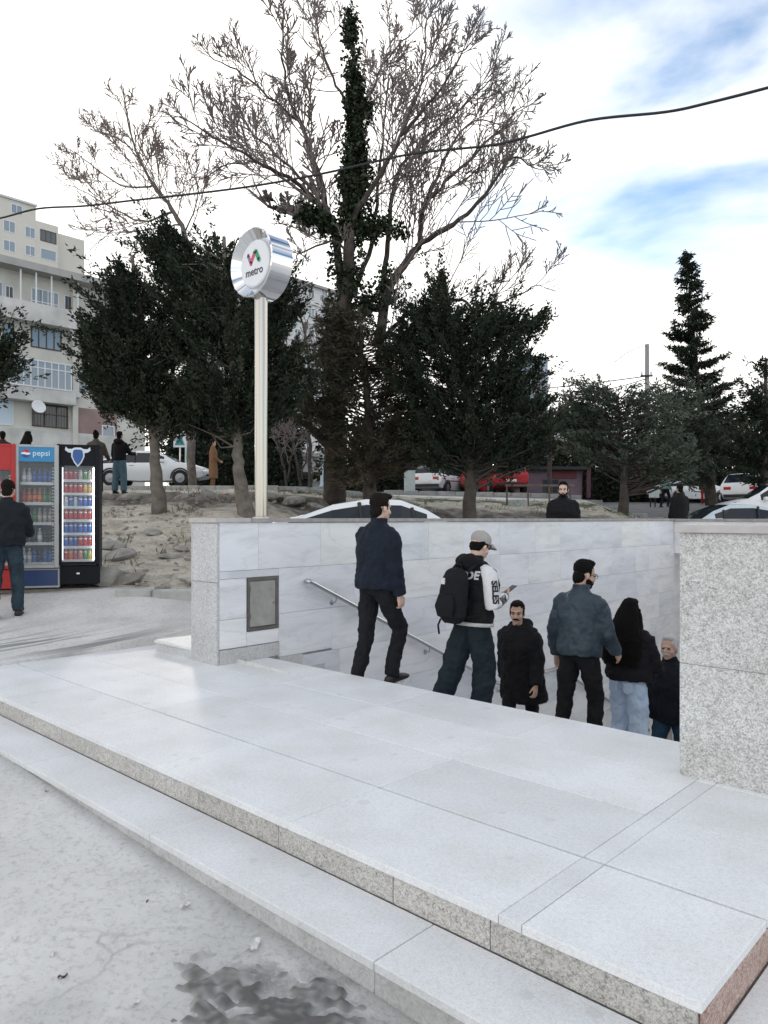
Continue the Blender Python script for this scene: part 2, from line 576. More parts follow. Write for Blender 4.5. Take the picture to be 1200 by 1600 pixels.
gx = axis([PXL, PXR, WB, RX1, PXL + .3, PXR + .28], -18, 6, .16, 900)
gy = axis([FY, FY - .31, FARY + 3, PY0], .2, 24, .16, 900)
GX, GY = np.meshgrid(gx, gy)
GZ = terrain(GX, GY)
gd = FWD.x * GX + FWD.y * GY
glat = RGT.x * GX + RGT.y * GY
rng = np.random.default_rng(4)
def vnoise(x, y, s, seed):
    r = np.random.default_rng(seed)
    g = r.random((64, 64))
    u, v = x / s, y / s
    i, j = np.floor(u).astype(int), np.floor(v).astype(int)
    fu, fv = u - i, v - j
    fu, fv = fu * fu * (3 - 2 * fu), fv * fv * (3 - 2 * fv)
    g00, g10, g01, g11 = g[i % 64, j % 64], g[(i + 1) % 64, j % 64], g[i % 64, (j + 1) % 64], g[(i + 1) % 64, (j + 1) % 64]
    return (g00 * (1 - fu) + g10 * fu) * (1 - fv) + (g01 * (1 - fu) + g11 * fu) * fv
dirt = np.clip((gd - 10.3) / .5, 0, 1) * np.clip((26 - gd) / 1.5, 0, 1) * (glat < 14)
dirt = np.where(glat > -1.5, dirt * np.clip((gd - 17.2) / 1, 0, 1), dirt)
hm = vnoise(GX, GY, .9, 1) * .5 + vnoise(GX, GY, .37, 2) * .35 + vnoise(GX, GY, .17, 3) * .15
GZ = GZ + dirt * (hm - .5) * .22
bank = np.clip(1 - np.abs(gd - 20.6) / 1.6, 0, 1) * (glat < 8)
GZ = GZ + bank * (vnoise(GX, GY, .55, 5) - .4) * .5
front = (GY < 2.0) & (gd < 8)
GZ = GZ + np.where(front, (vnoise(GX, GY, .6, 7) - .5) * .018 + (vnoise(GX, GY, .2, 8) - .5) * .008, 0)
# kneaded mud by the lower step
mc = at(470, 1560, 2.45)
md = np.exp(-(((GX - mc.x) / .55) ** 2 + ((GY - mc.y) / .28) ** 2))
inrect = ((GX > PXL) & (GX < PXR) & (GY > FY) & (GY < PY0 + .1)) | ((GX > PXL + .3) & (GX < PXR + .28) & (GY > FY - .31) & (GY < PY0))
GZ = np.where(inrect, -.55, GZ)
ny_, nx_ = GX.shape
idx = np.arange(nx_ * ny_).reshape(ny_, nx_)
cxm = (GX[:-1, :-1] + GX[1:, 1:]) / 2
cym = (GY[:-1, :-1] + GY[1:, 1:]) / 2
hole = (cxm > WB) & (cxm < RX1) & (cym > PY0 + .2) & (cym < FARY + 3)
q = np.stack([idx[:-1, :-1], idx[:-1, 1:], idx[1:, 1:], idx[1:, :-1]], -1)[~hole]
gm = bpy.data.meshes.new('ground')
gm.from_pydata(np.stack([GX, GY, GZ], -1).reshape(-1, 3).tolist(), [], q.tolist())
gm.polygons.foreach_set('use_smooth', [True] * len(gm.polygons))
def pattr(me, name, arr):
    a = me.attributes.new(name, 'FLOAT', 'POINT')
    a.data.foreach_set('value', np.asarray(arr, dtype=np.float32).ravel())
pattr(gm, 'dirt', dirt)
far = np.clip((gd - 25.5) / 1.0, 0, 1)
pattr(gm, 'road', far)
grass = np.clip(1 - np.abs(gd - 24.5) / 2.5, 0, 1) * np.clip((glat + 6) / 3, 0, 1)
pattr(gm, 'grass', grass)
pattr(gm, 'mud', md)
pattr(gm, 'bank', np.clip(1 - np.abs(gd - 20.8) / 3.0, 0, 1) * (glat < 9))
streak = np.exp(-((gd - 8.1) / .55) ** 2) * (glat < -2.2) * (GX < PXL + .1)
pattr(gm, 'streak', streak)
M_ground, n, b = new_mat("dusty ground")
N, L = n.nodes.new, n.links.new
def G_at(nm):
    a = N('ShaderNodeAttribute'); a.attribute_name = nm; return a.outputs['Fac']
geo = N('ShaderNodeNewGeometry')
def G_noise(s, det=6, dist=0, vec=None, rough=.55):
    o = N('ShaderNodeTexNoise'); o.inputs['Scale'].default_value = s; o.inputs['Detail'].default_value = det
    o.inputs['Distortion'].default_value = dist; o.inputs['Roughness'].default_value = rough
    L(vec or geo.outputs['Position'], o.inputs['Vector']); return o.outputs['Fac']
def G_ramp(fac, stops):
    r = N('ShaderNodeValToRGB'); e = r.color_ramp.elements
    e[0].position, e[0].color = stops[0][0], (*stops[0][1], 1)
    e[1].position, e[1].color = stops[-1][0], (*stops[-1][1], 1)
    for p, c in stops[1:-1]:
        k = e.new(p); k.color = (*c, 1)
    L(fac, r.inputs[0]); return r.outputs[0]
def G_mix(f, a, b_):
    m_ = N('ShaderNodeMix'); m_.data_type = 'RGBA'
    L(f, m_.inputs[0]); L(a, m_.inputs[6]); L(b_, m_.inputs[7]); return m_.outputs[2]
def G_math(op, a, b_=None, v=None):
    m_ = N('ShaderNodeMath'); m_.operation = op; L(a, m_.inputs[0])
    if b_ is not None: L(b_, m_.inputs[1])
    if v is not None: m_.inputs[1].default_value = v
    m_.use_clamp = True
    return m_.outputs[0]
base = G_ramp(G_noise(1.6, 8, .4), [(.28, (.52, .515, .50)), (.5, (.645, .635, .615)), (.75, (.73, .72, .70))])
speck = G_ramp(G_noise(30, 9, .4, rough=.75), [(.34, (.62, .61, .60)), (.5, (1, 1, 1)), (.8, (1.0, 1.0, 1.0))])
mu = N('ShaderNodeMix'); mu.data_type = 'RGBA'; mu.blend_type = 'MULTIPLY'; mu.inputs[0].default_value = .75
L(base, mu.inputs[6]); L(speck, mu.inputs[7]); base = mu.outputs[2]
# hairline cracks in the paving
vo = N('ShaderNodeTexVoronoi'); vo.feature = 'DISTANCE_TO_EDGE'; vo.inputs['Scale'].default_value = .8
wv = N('ShaderNodeMixRGB'); wv.blend_type = 'ADD'; wv.inputs[0].default_value = .35
nz = N('ShaderNodeTexNoise'); nz.inputs['Scale'].default_value = 3; nz.inputs['Detail'].default_value = 6
L(geo.outputs['Position'], nz.inputs['Vector']); L(geo.outputs['Position'], wv.inputs[1]); L(nz.outputs['Color'], wv.inputs[2])
L(wv.outputs[0], vo.inputs['Vector'])
crk = G_ramp(vo.outputs['Distance'], [(0, (1, 1, 1)), (.012, (0, 0, 0))])
crm = G_math('MULTIPLY', crk, G_ramp(G_noise(1.1, 3), [(.55, (0, 0, 0)), (.68, (.35, .35, .35))]))
dk = N('ShaderNodeRGB'); dk.outputs[0].default_value = (.16, .155, .15, 1)
base = G_mix(crm, base, dk.outputs[0])
dirtc = G_ramp(G_noise(2.6, 9, .5, rough=.65), [(.28, (.20, .175, .135)), (.45, (.39, .35, .28)), (.58, (.50, .46, .385)), (.75, (.64, .60, .53))])
dsp = G_ramp(G_noise(22, 6), [(.3, (.55, .55, .55)), (.55, (1, 1, 1)), (.8, (1.0, 1.0, 1.0))])
mu = N('ShaderNodeMix'); mu.data_type = 'RGBA'; mu.blend_type = 'MULTIPLY'; mu.inputs[0].default_value = .8
L(dirtc, mu.inputs[6]); L(dsp, mu.inputs[7]); dirtc = mu.outputs[2]
nd = G_math('ADD', G_at('dirt'), G_math('MULTIPLY', G_noise(5), v=.001))
def G_edge(attr, scale, amt, lo, hi):
    a = N('ShaderNodeMath'); a.operation = 'MULTIPLY_ADD'; L(G_noise(scale, 6), a.inputs[0]); a.inputs[1].default_value = amt; L(G_at(attr), a.inputs[2])
    r = N('ShaderNodeMapRange'); r.inputs['From Min'].default_value = lo; r.inputs['From Max'].default_value = hi
    L(a.outputs[0], r.inputs['Value']); return r.outputs[0]
c = G_mix(G_edge('dirt', 3, .8, .55, .8), base, dirtc)
bkc = G_ramp(G_noise(3.5, 8, .6), [(.3, (.045, .038, .03)), (.5, (.11, .095, .08)), (.72, (.26, .235, .20))])
c = G_mix(G_edge('bank', 2.2, .7, .62, .9), c, bkc)
roadc = G_ramp(G_noise(3, 5), [(.3, (.10, .10, .10)), (.7, (.17, .17, .17))])
c = G_mix(G_edge('road', 3, .3, .5, .8), c, roadc)
grc = G_ramp(G_noise(9, 6), [(.3, (.02, .035, .012)), (.7, (.06, .10, .03))])
c = G_mix(G_edge('grass', 2.5, 1.2, 1.35, 1.55), c, grc)
mudc = G_ramp(G_noise(11, 9, .3, rough=.7), [(.34, (.10, .095, .09)), (.5, (.21, .205, .195)), (.68, (.36, .355, .34))])
mudm = G_edge('mud', 6, 1.5, 1.15, 1.75)
c = G_mix(mudm, c, mudc)
# wheel marks: damp streaks along the street
mpn = N('ShaderNodeMapping'); mpn.inputs['Rotation'].default_value = (0, 0, R(-18)); mpn.inputs['Scale'].default_value = (5.5, .45, 1)
L(geo.outputs['Position'], mpn.inputs['Vector'])
stn = G_ramp(G_noise(1.0, 4, .2, vec=mpn.outputs[0]), [(.50, (0, 0, 0)), (.57, (.95, .95, .95))])
stm = G_math('MULTIPLY', stn, G_at('streak'))
wet = N('ShaderNodeRGB'); wet.outputs[0].default_value = (.24, .24, .235, 1)
c = G_mix(stm, c, wet.outputs[0])
L(c, b.inputs['Base Color'])
b.inputs['Roughness'].default_value = .9
bp = N('ShaderNodeBump'); bp.inputs['Strength'].default_value = .5; bp.inputs['Distance'].default_value = .02
L(G_noise(16, 8, .3, rough=.65), bp.inputs['Height'])
bp2 = N('ShaderNodeBump'); bp2.inputs['Strength'].default_value = .9; bp2.inputs['Distance'].default_value = .03
mh = G_math('MULTIPLY', mudm, G_noise(13, 6, 1.5)); L(mh, bp2.inputs['Height']); L(bp.outputs[0], bp2.inputs['Normal'])
L(bp2.outputs[0], b.inputs['Normal'])
gm.materials.append(M_ground)
ground = struct(link('ground', gm), 'dusty grey street rising into a bare earth bank and an upper road')

# kneaded wet mud by the lower step, modelled finely
mg = .0095
ux = np.arange(-1.05, 1.05, mg); uy = np.arange(-.62, .40, mg)
UX, UY = np.meshgrid(ux, uy)
MX, MY = UX + mc.x, UY + mc.y
fn = vnoise(MX + 40, MY + 40, .26, 31) * .40 + vnoise(MX + 40, MY + 40, .10, 32) * .32 + vnoise(MX + 40, MY + 40, .035, 33) * .28
msk = np.exp(-(((UX - .10) / .55) ** 2 + ((UY + .05) / .27) ** 2)) + (fn - .5) * 1.35
msk = np.clip((msk - .40) / .30, 0, 1)
ca, sa = math.cos(.5), math.sin(.5)
RXm, RYm = MX * ca + MY * sa, -MX * sa + MY * ca
ridge = 1 - np.abs(2 * vnoise(RXm * .45 + 9, RYm * 1.6 + 9, .042, 34) - 1)
lump = ridge ** 3 * .75 + vnoise(MX + 9, MY + 9, .019, 35) * .35
MZ = terrain(MX, MY) - .016 * (1 - msk) + msk * (.020 + .017 * lump * (.25 + .75 * vnoise(MX + 3, MY + 3, .3, 36)))
keepv = MY < FY - .345
nyy, nxx = MX.shape
ii = np.arange(nxx * nyy).reshape(nyy, nxx)
okf = (keepv[:-1, :-1] & keepv[1:, 1:]) & (msk[:-1, :-1] + msk[1:, 1:] > .02)
mf = np.stack([ii[:-1, :-1], ii[:-1, 1:], ii[1:, 1:], ii[1:, :-1]], -1)[okf]
mm = bpy.data.meshes.new('mud'); mm.from_pydata(np.stack([MX, MY, MZ], -1).reshape(-1, 3).tolist(), [], mf.tolist())
mm.polygons.foreach_set('use_smooth', [True] * len(mm.polygons))
M_mud = attr_mat("damp grey mud", [(.60, .59, .57), (.42, .41, .395), (.24, .235, .225), (.12, .115, .11)], rough=.8)
pattr(mm, 'tone', np.clip(msk * .55 + msk * (vnoise(MX + 5, MY + 5, .12, 37) * .7 + vnoise(MX + 5, MY + 5, .02, 38) * .5 - .35) + (1 - ridge) * .25 * msk, 0, 1))
mm.materials.append(M_mud)
struct(link('mud', mm), 'dark damp kneaded mud beside the lower step', 'stuff')

# ------------------------------------------------------------------ platform, steps
plat = thing('entrance_platform', 'raised pale granite platform with two front steps before the stairway', 'platform', (0, 0, 0))
core = MB()
core.box(PXL + .02, PXR - .03, FY + .03, NY - .02, -.6, -.036)
core.box(PXL + .02, PXR + .30 - .03, FY - .33 + .03, FY + .025, -.7, -.186)
core.box(PXR - .025, PXR + .27, FY + .0, NY + 1.5, -.7, -.186)
core.build('core', M_grout, plat)
rs = random.Random(3)
J = .003
# paving of the top: rows along x, columns along y; a narrow strip runs back to the right parapet
strip0, strip1 = at(785, 1424, EYE * FPX / (1424 - HY)).x, at(825, 1437, EYE * FPX / (1437 - HY)).x
cols = []
x = PXR
xs = [PXR, strip1, strip0]
while xs[-1] > PXL + 1.3:
    xs.append(xs[-1] - 1.18)
xs.append(PXL)
rows = [FY, FY + .62, FY + 1.24, FY + 1.86, NY]
for i in range(len(xs) - 1):
    xa, xb = xs[i + 1], xs[i]
    for j in range(len(rows) - 1):
        ya, yb = rows[j], rows[j + 1]
        dz = rs.uniform(-.0012, .0012)
        o = MB().box(-(xb - xa) / 2 + J / 2, (xb - xa) / 2 - J / 2, -(yb - ya) / 2 + J / 2, (yb - ya) / 2 - J / 2, -.035, dz, ch=.003)
        if j == 0:
            pass
        o.build('paving_slab', M_slab, plat, loc=((xa + xb) / 2, (ya + yb) / 2 - (.012 if j == 0 else 0), 0))
# risers of the top step: granite facing in pieces
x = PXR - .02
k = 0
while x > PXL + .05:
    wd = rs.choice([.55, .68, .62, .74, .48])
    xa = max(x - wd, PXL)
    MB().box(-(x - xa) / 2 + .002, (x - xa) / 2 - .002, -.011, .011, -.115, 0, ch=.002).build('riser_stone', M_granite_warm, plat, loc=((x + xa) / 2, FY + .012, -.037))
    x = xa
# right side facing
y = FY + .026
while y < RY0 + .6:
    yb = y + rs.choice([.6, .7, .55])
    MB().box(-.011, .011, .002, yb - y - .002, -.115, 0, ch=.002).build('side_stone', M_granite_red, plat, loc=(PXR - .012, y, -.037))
    y = yb
# lower step treads and risers
x = PXR + .30
first = True
while x > PXL + .4:
    wd = 1.55 if not first else 1.32
    first = False
    xa = max(x - wd, PXL + .3)
    MB().box(-(x - xa) / 2 + .002, (x - xa) / 2 - .002, -.171, .164, -.035, rs.uniform(-.001, .001), ch=.003).build('tread_slab', M_slab, plat, loc=((x + xa) / 2, FY - .17, -.150))
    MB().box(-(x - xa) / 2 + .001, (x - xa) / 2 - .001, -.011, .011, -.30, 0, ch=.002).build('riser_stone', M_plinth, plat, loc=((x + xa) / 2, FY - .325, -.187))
    x = xa
y = FY - .005
while y < RY0 + 1:
    yb = y + 1.1
    MB().box(-.145, .145, .002, yb - y - .002, -.035, 0, ch=.003).build('tread_slab', M_slab, plat, loc=(PXR + .15, y, -.150))
    y = yb

# ------------------------------------------------------------------ stairs down
st = thing('stairway', 'stone stairs leading down between the marble wall and granite parapet', 'stairs', (0, 0, 0))
NST, TR, RI = 12, .32, .15
def stair_floor(y):
    if y < NY: return 0.0
    k = min(NST, int((y - NY) / TR) + 1)
    if y < 10.2: return -RI * k
    k2 = min(9, int((y - 10.2) / TR) + 1)
    return -RI * (NST + k2)
for k in range(NST):
    y0 = NY + k * TR
    MB().box(WX + .003, RX0 - .003, y0 + .001, y0 + TR - .001 if k < NST - 1 else 10.2, -RI * (k + 1) - .25, -RI * (k + 1), ch=.004).build('stair_step', M_plinth, st)
for k in range(9):
    y0 = 10.2 + k * TR
    MB().box(WX + .003, RX0 - .003, y0 + .001, (y0 + TR - .001) if k < 8 else FARY + 3, -RI * (NST + k + 1) - .25, -RI * (NST + k + 1), ch=.004).build('stair_step', M_plinth, st)
MB().box(WX, RX0, FARY + 2.9, FARY + 3, -3.4, .7).build('end_wall', M_conc, st)

# ------------------------------------------------------------------ left wall with its marble cladding
lw = thing('marble_wall', 'long white marble clad stair wall with grey coping and granite end pier', 'wall', (0, 0, 0))
MB().box(WB + .005, WX - .03, PY0 + .03, FARY - .02, -3.6, TOPW - .05).build('core', M_conc, lw)
MB().box(WB + .02, WB + .3, FARY - .02, FARY + 3, -3.6, .7).build('tunnel_wall', M_conc, lw)
MB().box(WX - .10, WX - .03, FARY - .02, FARY + 3, -3.6, .70).build('tunnel_face', M_marble, lw)
# granite pier facing on the end
jz = .80
MB().box(WB, WX, PY0, PY0 + .028, 0.0, jz - .002, ch=.002).build('pier_stone', M_granite_fine, lw)
MB().box(WB, WX, PY0, PY0 + .028, jz + .002, TOPW - .05, ch=.002).build('pier_stone', M_granite_fine, lw)
MB().box(WB - .026, WB - .001, PY0, FARY, -.2, TOPW - .05).build('back_facing', M_granite_fine, lw)
# coping in lengths
y = PY0 - .025
k = 0
while y < FARY:
    yb = y + (.42 if k == 0 else rs.choice([1.2, 1.35, 1.1]))
    yb = min(yb, FARY + .42)
    MB().box(WB - .04, WX + .022, .002, yb - y - .003, -.042, rs.uniform(-.002, .001) + (0.004 if k == 0 else 0), ch=.003).build('coping_stone', M_coping if k else M_coping_light, lw, loc=(0, y, TOPW))
    y = yb
    k += 1
# marble slabs by courses
Hc = .475
ztop = TOPW - .046
hy0, hy1 = onwall_x(386, WX)[1], onwall_x(434, WX)[1]     # hatch opening along the wall
hz0, hz1 = .29, .83
def slab(y0, y1, z0, z1, m=M_marble, dx=0, name='marble_slab', par=None):
    if y1 - y0 < .02 or z1 - z0 < .02: return
    MB().box(-.028, dx + rs.uniform(-.0008, .0008), .0015, y1 - y0 - .0015, .0015, z1 - z0 - .0015, ch=.0015).build(name, m, par or lw, loc=(WX, y0, z0))
HE = hy1 + .015      # end of the flat part at the hatch
for c_ in range(9):
    z1 = ztop - c_ * Hc
    z0 = z1 - Hc
    y = PY0 + .03
    k = 0
    while y < FARY - .01:
        wd = rs.choice([.85, 1.0, 1.1, .75, .95, .6])
        if k == 0: wd = [.47, .0001, .0001, .5][min(c_, 3)] + (0 if c_ != 0 else 0)
        yb = min(y + wd, FARY)
        if y < HE and c_ in (1, 2):
            yb = HE
            za, zb = z0, z1
            if c_ == 1:
                zm = hz1
                slab(y, yb, max(zm, z0), z1)
                slab(y, hy0 - .004, z0, zm)
                if hy1 + .004 < yb: slab(hy1 + .004, yb, z0, zm)
            else:
                slab(y, hy0 - .004, .145, z1) ; slab(hy0 - .004, yb, .145, hz0 - .004)
            y = yb; k += 1; continue
        if c_ >= 3 and yb <= NY + .03 and z1 < .10:
            y = yb; k += 1; continue
        lowest = -RI * ((y - NY) / TR) - .35
        if z1 > lowest - .3 and not (c_ > 2 and y < NY - .2):
            slab(max(y, HE if c_ > 0 else y), yb, z0 if c_ != 2 or y > NY + .3 else max(z0, -.02), z1)
        y = yb; k += 1
# grey stepped plinth
slab(PY0 + .03, HE, .0, .140, M_plinth, .012, 'plinth_stone')
for k in range(5):
    slab(HE + k * .32 + .002, HE + (k + 1) * .32, -RI * (k + 1) - .06, -RI * (k + 1) + .13, M_plinth, .008, 'plinth_stone')
# service hatch
hat = MB()
hat.box(-.03, .010, 0, hy1 - hy0, 0, .035); hat.box(-.03, .010, 0, hy1 - hy0, hz1 - hz0 - .035, hz1 - hz0)
hat.box(-.03, .0095, 0, .03, .036, hz1 - hz0 - .036); hat.box(-.03, .0095, hy1 - hy0 - .03, hy1 - hy0, .036, hz1 - hz0 - .036)
M_hatch = mat("dull hatch metal", (.46, .45, .42), .5, .35, var=.3, scale=7, bump=.1)
M_hatch_frame = mat("hatch frame metal", (.20, .19, .18), .5, .5, var=.3, scale=9)
hf = hat.build('hatch_frame', M_hatch_frame, lw, loc=(WX, hy0, hz0))
hl = MB().box(-.02, .006, .034, hy1 - hy0 - .034, .04, hz1 - hz0 - .04, ch=.003).build('hatch_door', M_hatch, lw, loc=(WX, hy0, hz0))
for zz in (.12, .40):
    MB().tube([(.012, .028, zz), (.012, .028, zz + .055)], .009, 8).build('hinge', M_hatch_frame, hl)
MB().tube([(.004, hy1 - hy0 - .06, .27), (.018, hy1 - hy0 - .06, .27)], .010, 8).build('latch', M_steel, hl)

# low granite plinth left of the pier
lp = thing('low_plinth', 'low grey granite kerb block left of the pier', 'plinth', (0, 0, 0))
lpx = at(240, 1017, 8.0).x
zl0 = -.06
MB().box(lpx, WB - .03, PY0 + .03, PY0 + .62, zl0, .085, ch=.004).build('base_block', M_plinth, lp)
MB().box(lpx - .012, WB - .03, PY0 + .015, PY0 + .65, .087, .115, ch=.004).build('top_slab', M_slab, lp)

# ------------------------------------------------------------------ right parapet and far lintel
rp_ = thing('granite_parapet', 'thick speckled granite parapet at the right of the stairway', 'parapet', (0, 0, 0))
rtop = EYE - .035
MB().box(RX0 + .03, RX1 - .03, RY0 + .03, FARY - .02, -3.6, rtop - .045).build('core', M_conc, rp_)
jz = .62
MB().box(RX0, RX1, RY0, RY0 + .028, .0, jz - .001, ch=.002).build('facing_stone', M_granite, rp_)
MB().box(RX0, RX1, RY0, RY0 + .028, jz + .001, rtop - .042, ch=.002).build('facing_stone', M_granite, rp_)
y = RY0 + .03
while y < FARY:
    yb = min(y + 1.1, FARY)
    MB().box(RX1 - .028, RX1, y + .001, yb - .001, -.3, rtop - .042).build('facing_stone', M_granite, rp_)
    for c_ in range(8):
        z1 = rtop - .042 - c_ * Hc
        if z1 > -RI * ((y - NY) / TR) - .8:
            MB().box(RX0, RX0 + .028, y + .001, yb - .001, z1 - Hc + .001, z1 - .001).build('marble_slab', M_marble, rp_)
    MB().box(RX0 - .02, RX1 + .02, y - (.055 if y < RY0 + .1 else 0) + .001, yb - .001, rtop - .041, rtop, ch=.003).build('coping_stone', M_coping_light, rp_)
    y = yb
fl = thing('far_lintel', 'marble clad lintel with coping across the far end of the stairway', 'lintel', (0, 0, 0))
lz = .72
MB().box(WX + .002, RX1, FARY + .03, FARY + .4, lz + .004, TOPW - .06).build('core', M_conc, fl)
MB().box(WX + .002, RX1, FARY + .4, FARY + 3.1, lz + .004, lz + .25).build('roof_slab', M_conc, fl)
x = WX + .002
while x < RX1 - .05:
    xb = min(x + 1.02, RX1)
    MB().box(x + .001, xb - .001, FARY, FARY + .028, lz, TOPW - .058, ch=.002).build('marble_slab', M_marble, fl)
    MB().box(x + .001, xb - .001, FARY - .03, FARY + .42, TOPW - .056, TOPW - .004, ch=.003).build('coping_stone', M_coping, fl)
    x = xb

# ------------------------------------------------------------------ handrail
hr = thing('handrail', 'steel handrail sloping down along the marble wall', 'handrail', (0, 0, 0))
def rail_pt(px, py):
    d, y = onwall_x(px, WX + .075)
    return Vector((WX + .075, y, EYE - (py - HY) / FPX * d))
r0, r1 = rail_pt(487, 910), rail_pt(705, 1028)
slope = (r1.z - r0.z) / (r1.y - r0.y)
yl = r1.y + (-.93 - r1.z) / slope
pts = [r0 + Vector((-.073, .0, .004)), r0 + Vector((-.05, -.035, .012)), r0 + Vector((-.02, -.045, .016)), r0 + Vector((0, -.02, .008)), r0 + Vector((0, .03, -.012))]
pts += [Vector((r0.x, yl - .06, -.93 + .03)), Vector((r0.x, yl, -.925)), Vector((r0.x, yl + .08, -.93)), Vector((r0.x, 10.4, -.93)), Vector((r0.x, 13.2, -.93 + slope * 2.8)), Vector((r0.x, FARY, -.93 + slope * 2.8))]
MB().tube(pts, .025, 12).build('rail', M_steel_rail, hr, smooth=True)
for i in range(6):
    y = r0.y + .36 + i * 1.62
    if y > 9.0: break
    z = r0.z + slope * (y - r0.y)
    bk = MB().tube([(r0.x, y, z - .018), (r0.x, y, z - .05), (r0.x - .02, y, z - .075), (WX + .012, y, z - .08)], .008, 8)
    bk.lathe([(.032, 0), (.032, .006), (.02, .012)], 14, Matrix.Translation((WX, y, z - .08)) @ Matrix.Rotation(R(90), 4, 'Y'))
    bk.build('bracket', M_steel_rail, hr, smooth=True, auto=40)
# ------------------------------------------------------------------ metro sign
sgn = thing('metro_sign', 'round mirror steel transit sign drum on a polished steel pole', 'sign', (0, 0, 0))
sd_, sy_ = onwall_x(408, -6.33)
SB = Vector((-6.33, sy_, TOPW))
sgn.location = SB
psc = sd_ / FPX
FR = 53 * psc * .64
DR = 53 * psc                    # drum radius
zc = (803 - 408) * psc
zb = zc - DR + .02
M_chrome = mat("mirror steel", (.80, .81, .83), .06, 1.0, var=.06, scale=3)
M_pole = mat("polished pole steel", (.46, .435, .40), .17, 1.0, var=.02, scale=2)
prof = [(.10, 0), (.10, .012), (.066, .016), (.066, zb)]
MB().lathe([(.098, 0), (.098, .014), (.07, .022)], 24).build('base_plate', M_steel, sgn, smooth=True, auto=35)
MB().lathe([(.068, .02), (.068, zb)], 40).build('pole', M_pole, sgn, smooth=True, auto=40)
TH = .28
Mface = Matrix.Translation((0, TH / 2 + 0.0, zc)) @ Matrix.Rotation(R(90), 4, 'X')   # local z -> -Y
dm = MB()
dm.lathe([(FR + .02, .05), (DR - .012, 0), (DR, .008), (DR, TH - .008), (DR - .012, TH), (FR + .02, TH - .07)], 72, Mface)
dm.build('drum', M_chrome, sgn, smooth=True, auto=30)
M_white_face = emit_mat("white sign face", (.82, .83, .85), 0.0)
MB().lathe([(FR + .012, 0), (FR + .012, .012), (FR, .02)], 64, Matrix.Translation((0, -TH / 2 + .071, zc)) @ Matrix.Rotation(R(90), 4, 'X')).build('face_disc', mat("sign face white", (.80, .81, .83), .25), sgn, smooth=True, auto=30)
MB().lathe([(FR + .012, 0), (FR + .012, .012), (FR, .02)], 64, Matrix.Translation((0, TH / 2 - .051, zc)) @ Matrix.Rotation(R(-90), 4, 'X')).build('face_disc', mat("sign face white back", (.80, .81, .83), .25), sgn, smooth=True, auto=30)
fy = -TH / 2 + .0485
def band(pts, wdt, m_, nm, lift=0):
    mb = MB()
    for i in range(len(pts) - 1):
        a, b_ = Vector((pts[i][0], 0, pts[i][1])), Vector((pts[i + 1][0], 0, pts[i + 1][1]))
        t = (b_ - a).normalized(); nn = Vector((t.z, 0, -t.x)) * wdt / 2
        vs = []
        for yy in (0, .003):
            for q_ in (a - nn - t * .0, a + nn - t * .0, b_ + nn, b_ - nn):
                vs.append((q_.x, yy, q_.z))
        mb.add(vs, [(0, 1, 2, 3), (4, 7, 6, 5), (0, 4, 5, 1), (1, 5, 6, 2), (2, 6, 7, 3), (3, 7, 4, 0)])
    for e_ in (pts[0], pts[-1]):
        mb.lathe([(wdt / 2, 0), (wdt / 2, .003)], 16, Matrix.Translation((e_[0], .003, e_[1])) @ Matrix.Rotation(R(90), 4, 'X'))
    return mb.build(nm, m_, sgn, loc=(0, fy - lift, zc))
u = FR / .23
band([(-.105 * u, .105 * u), (-.055 * u, .005 * u)], .042 * u, mat("sign violet", (.28, .16, .36), .4), 'emblem_stroke')
band([(-.055 * u, .012 * u), (.012 * u, .118 * u)], .044 * u, mat("sign red", (.60, .07, .10), .4), 'emblem_stroke', .003)
band([(.030 * u, .118 * u), (.085 * u, .02 * u)], .046 * u, mat("sign green", (.02, .30, .14), .4), 'emblem_stroke', .006)
tm = text_mesh('metro', .118 * u, .002, .0016)
tm.materials.append(mat("sign lettering", (.05, .05, .07), .5))
o = link('lettering', tm, sgn, (0, fy + .001, zc - .085 * u)); o.rotation_euler = (R(90), 0, 0)
# ------------------------------------------------------------------ trees
M_bark = mat("grey brown bark", (.085, .07, .06), .95, var=.5, scale=5, bump=.6, bscale=18)
M_bark_pale = mat("pale trunk bark", (.20, .175, .15), .95, var=.5, scale=6, bump=.6, bscale=18)
M_twig = mat("bare twig bark", (.235, .20, .19), .95, var=.3, scale=4)
M_twig_pale = mat("pale bare twig bark", (.24, .19, .17), .95, var=.3, scale=4)
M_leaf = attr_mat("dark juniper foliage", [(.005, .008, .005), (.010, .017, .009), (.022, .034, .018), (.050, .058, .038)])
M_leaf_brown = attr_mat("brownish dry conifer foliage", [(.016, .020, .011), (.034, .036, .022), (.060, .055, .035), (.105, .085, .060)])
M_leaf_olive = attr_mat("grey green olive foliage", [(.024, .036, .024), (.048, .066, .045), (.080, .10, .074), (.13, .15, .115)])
M_leaf_ivy = attr_mat("ivy leaves", [(.006, .012, .006), (.016, .028, .014), (.03, .045, .02), (.05, .06, .03)], rough=.5)

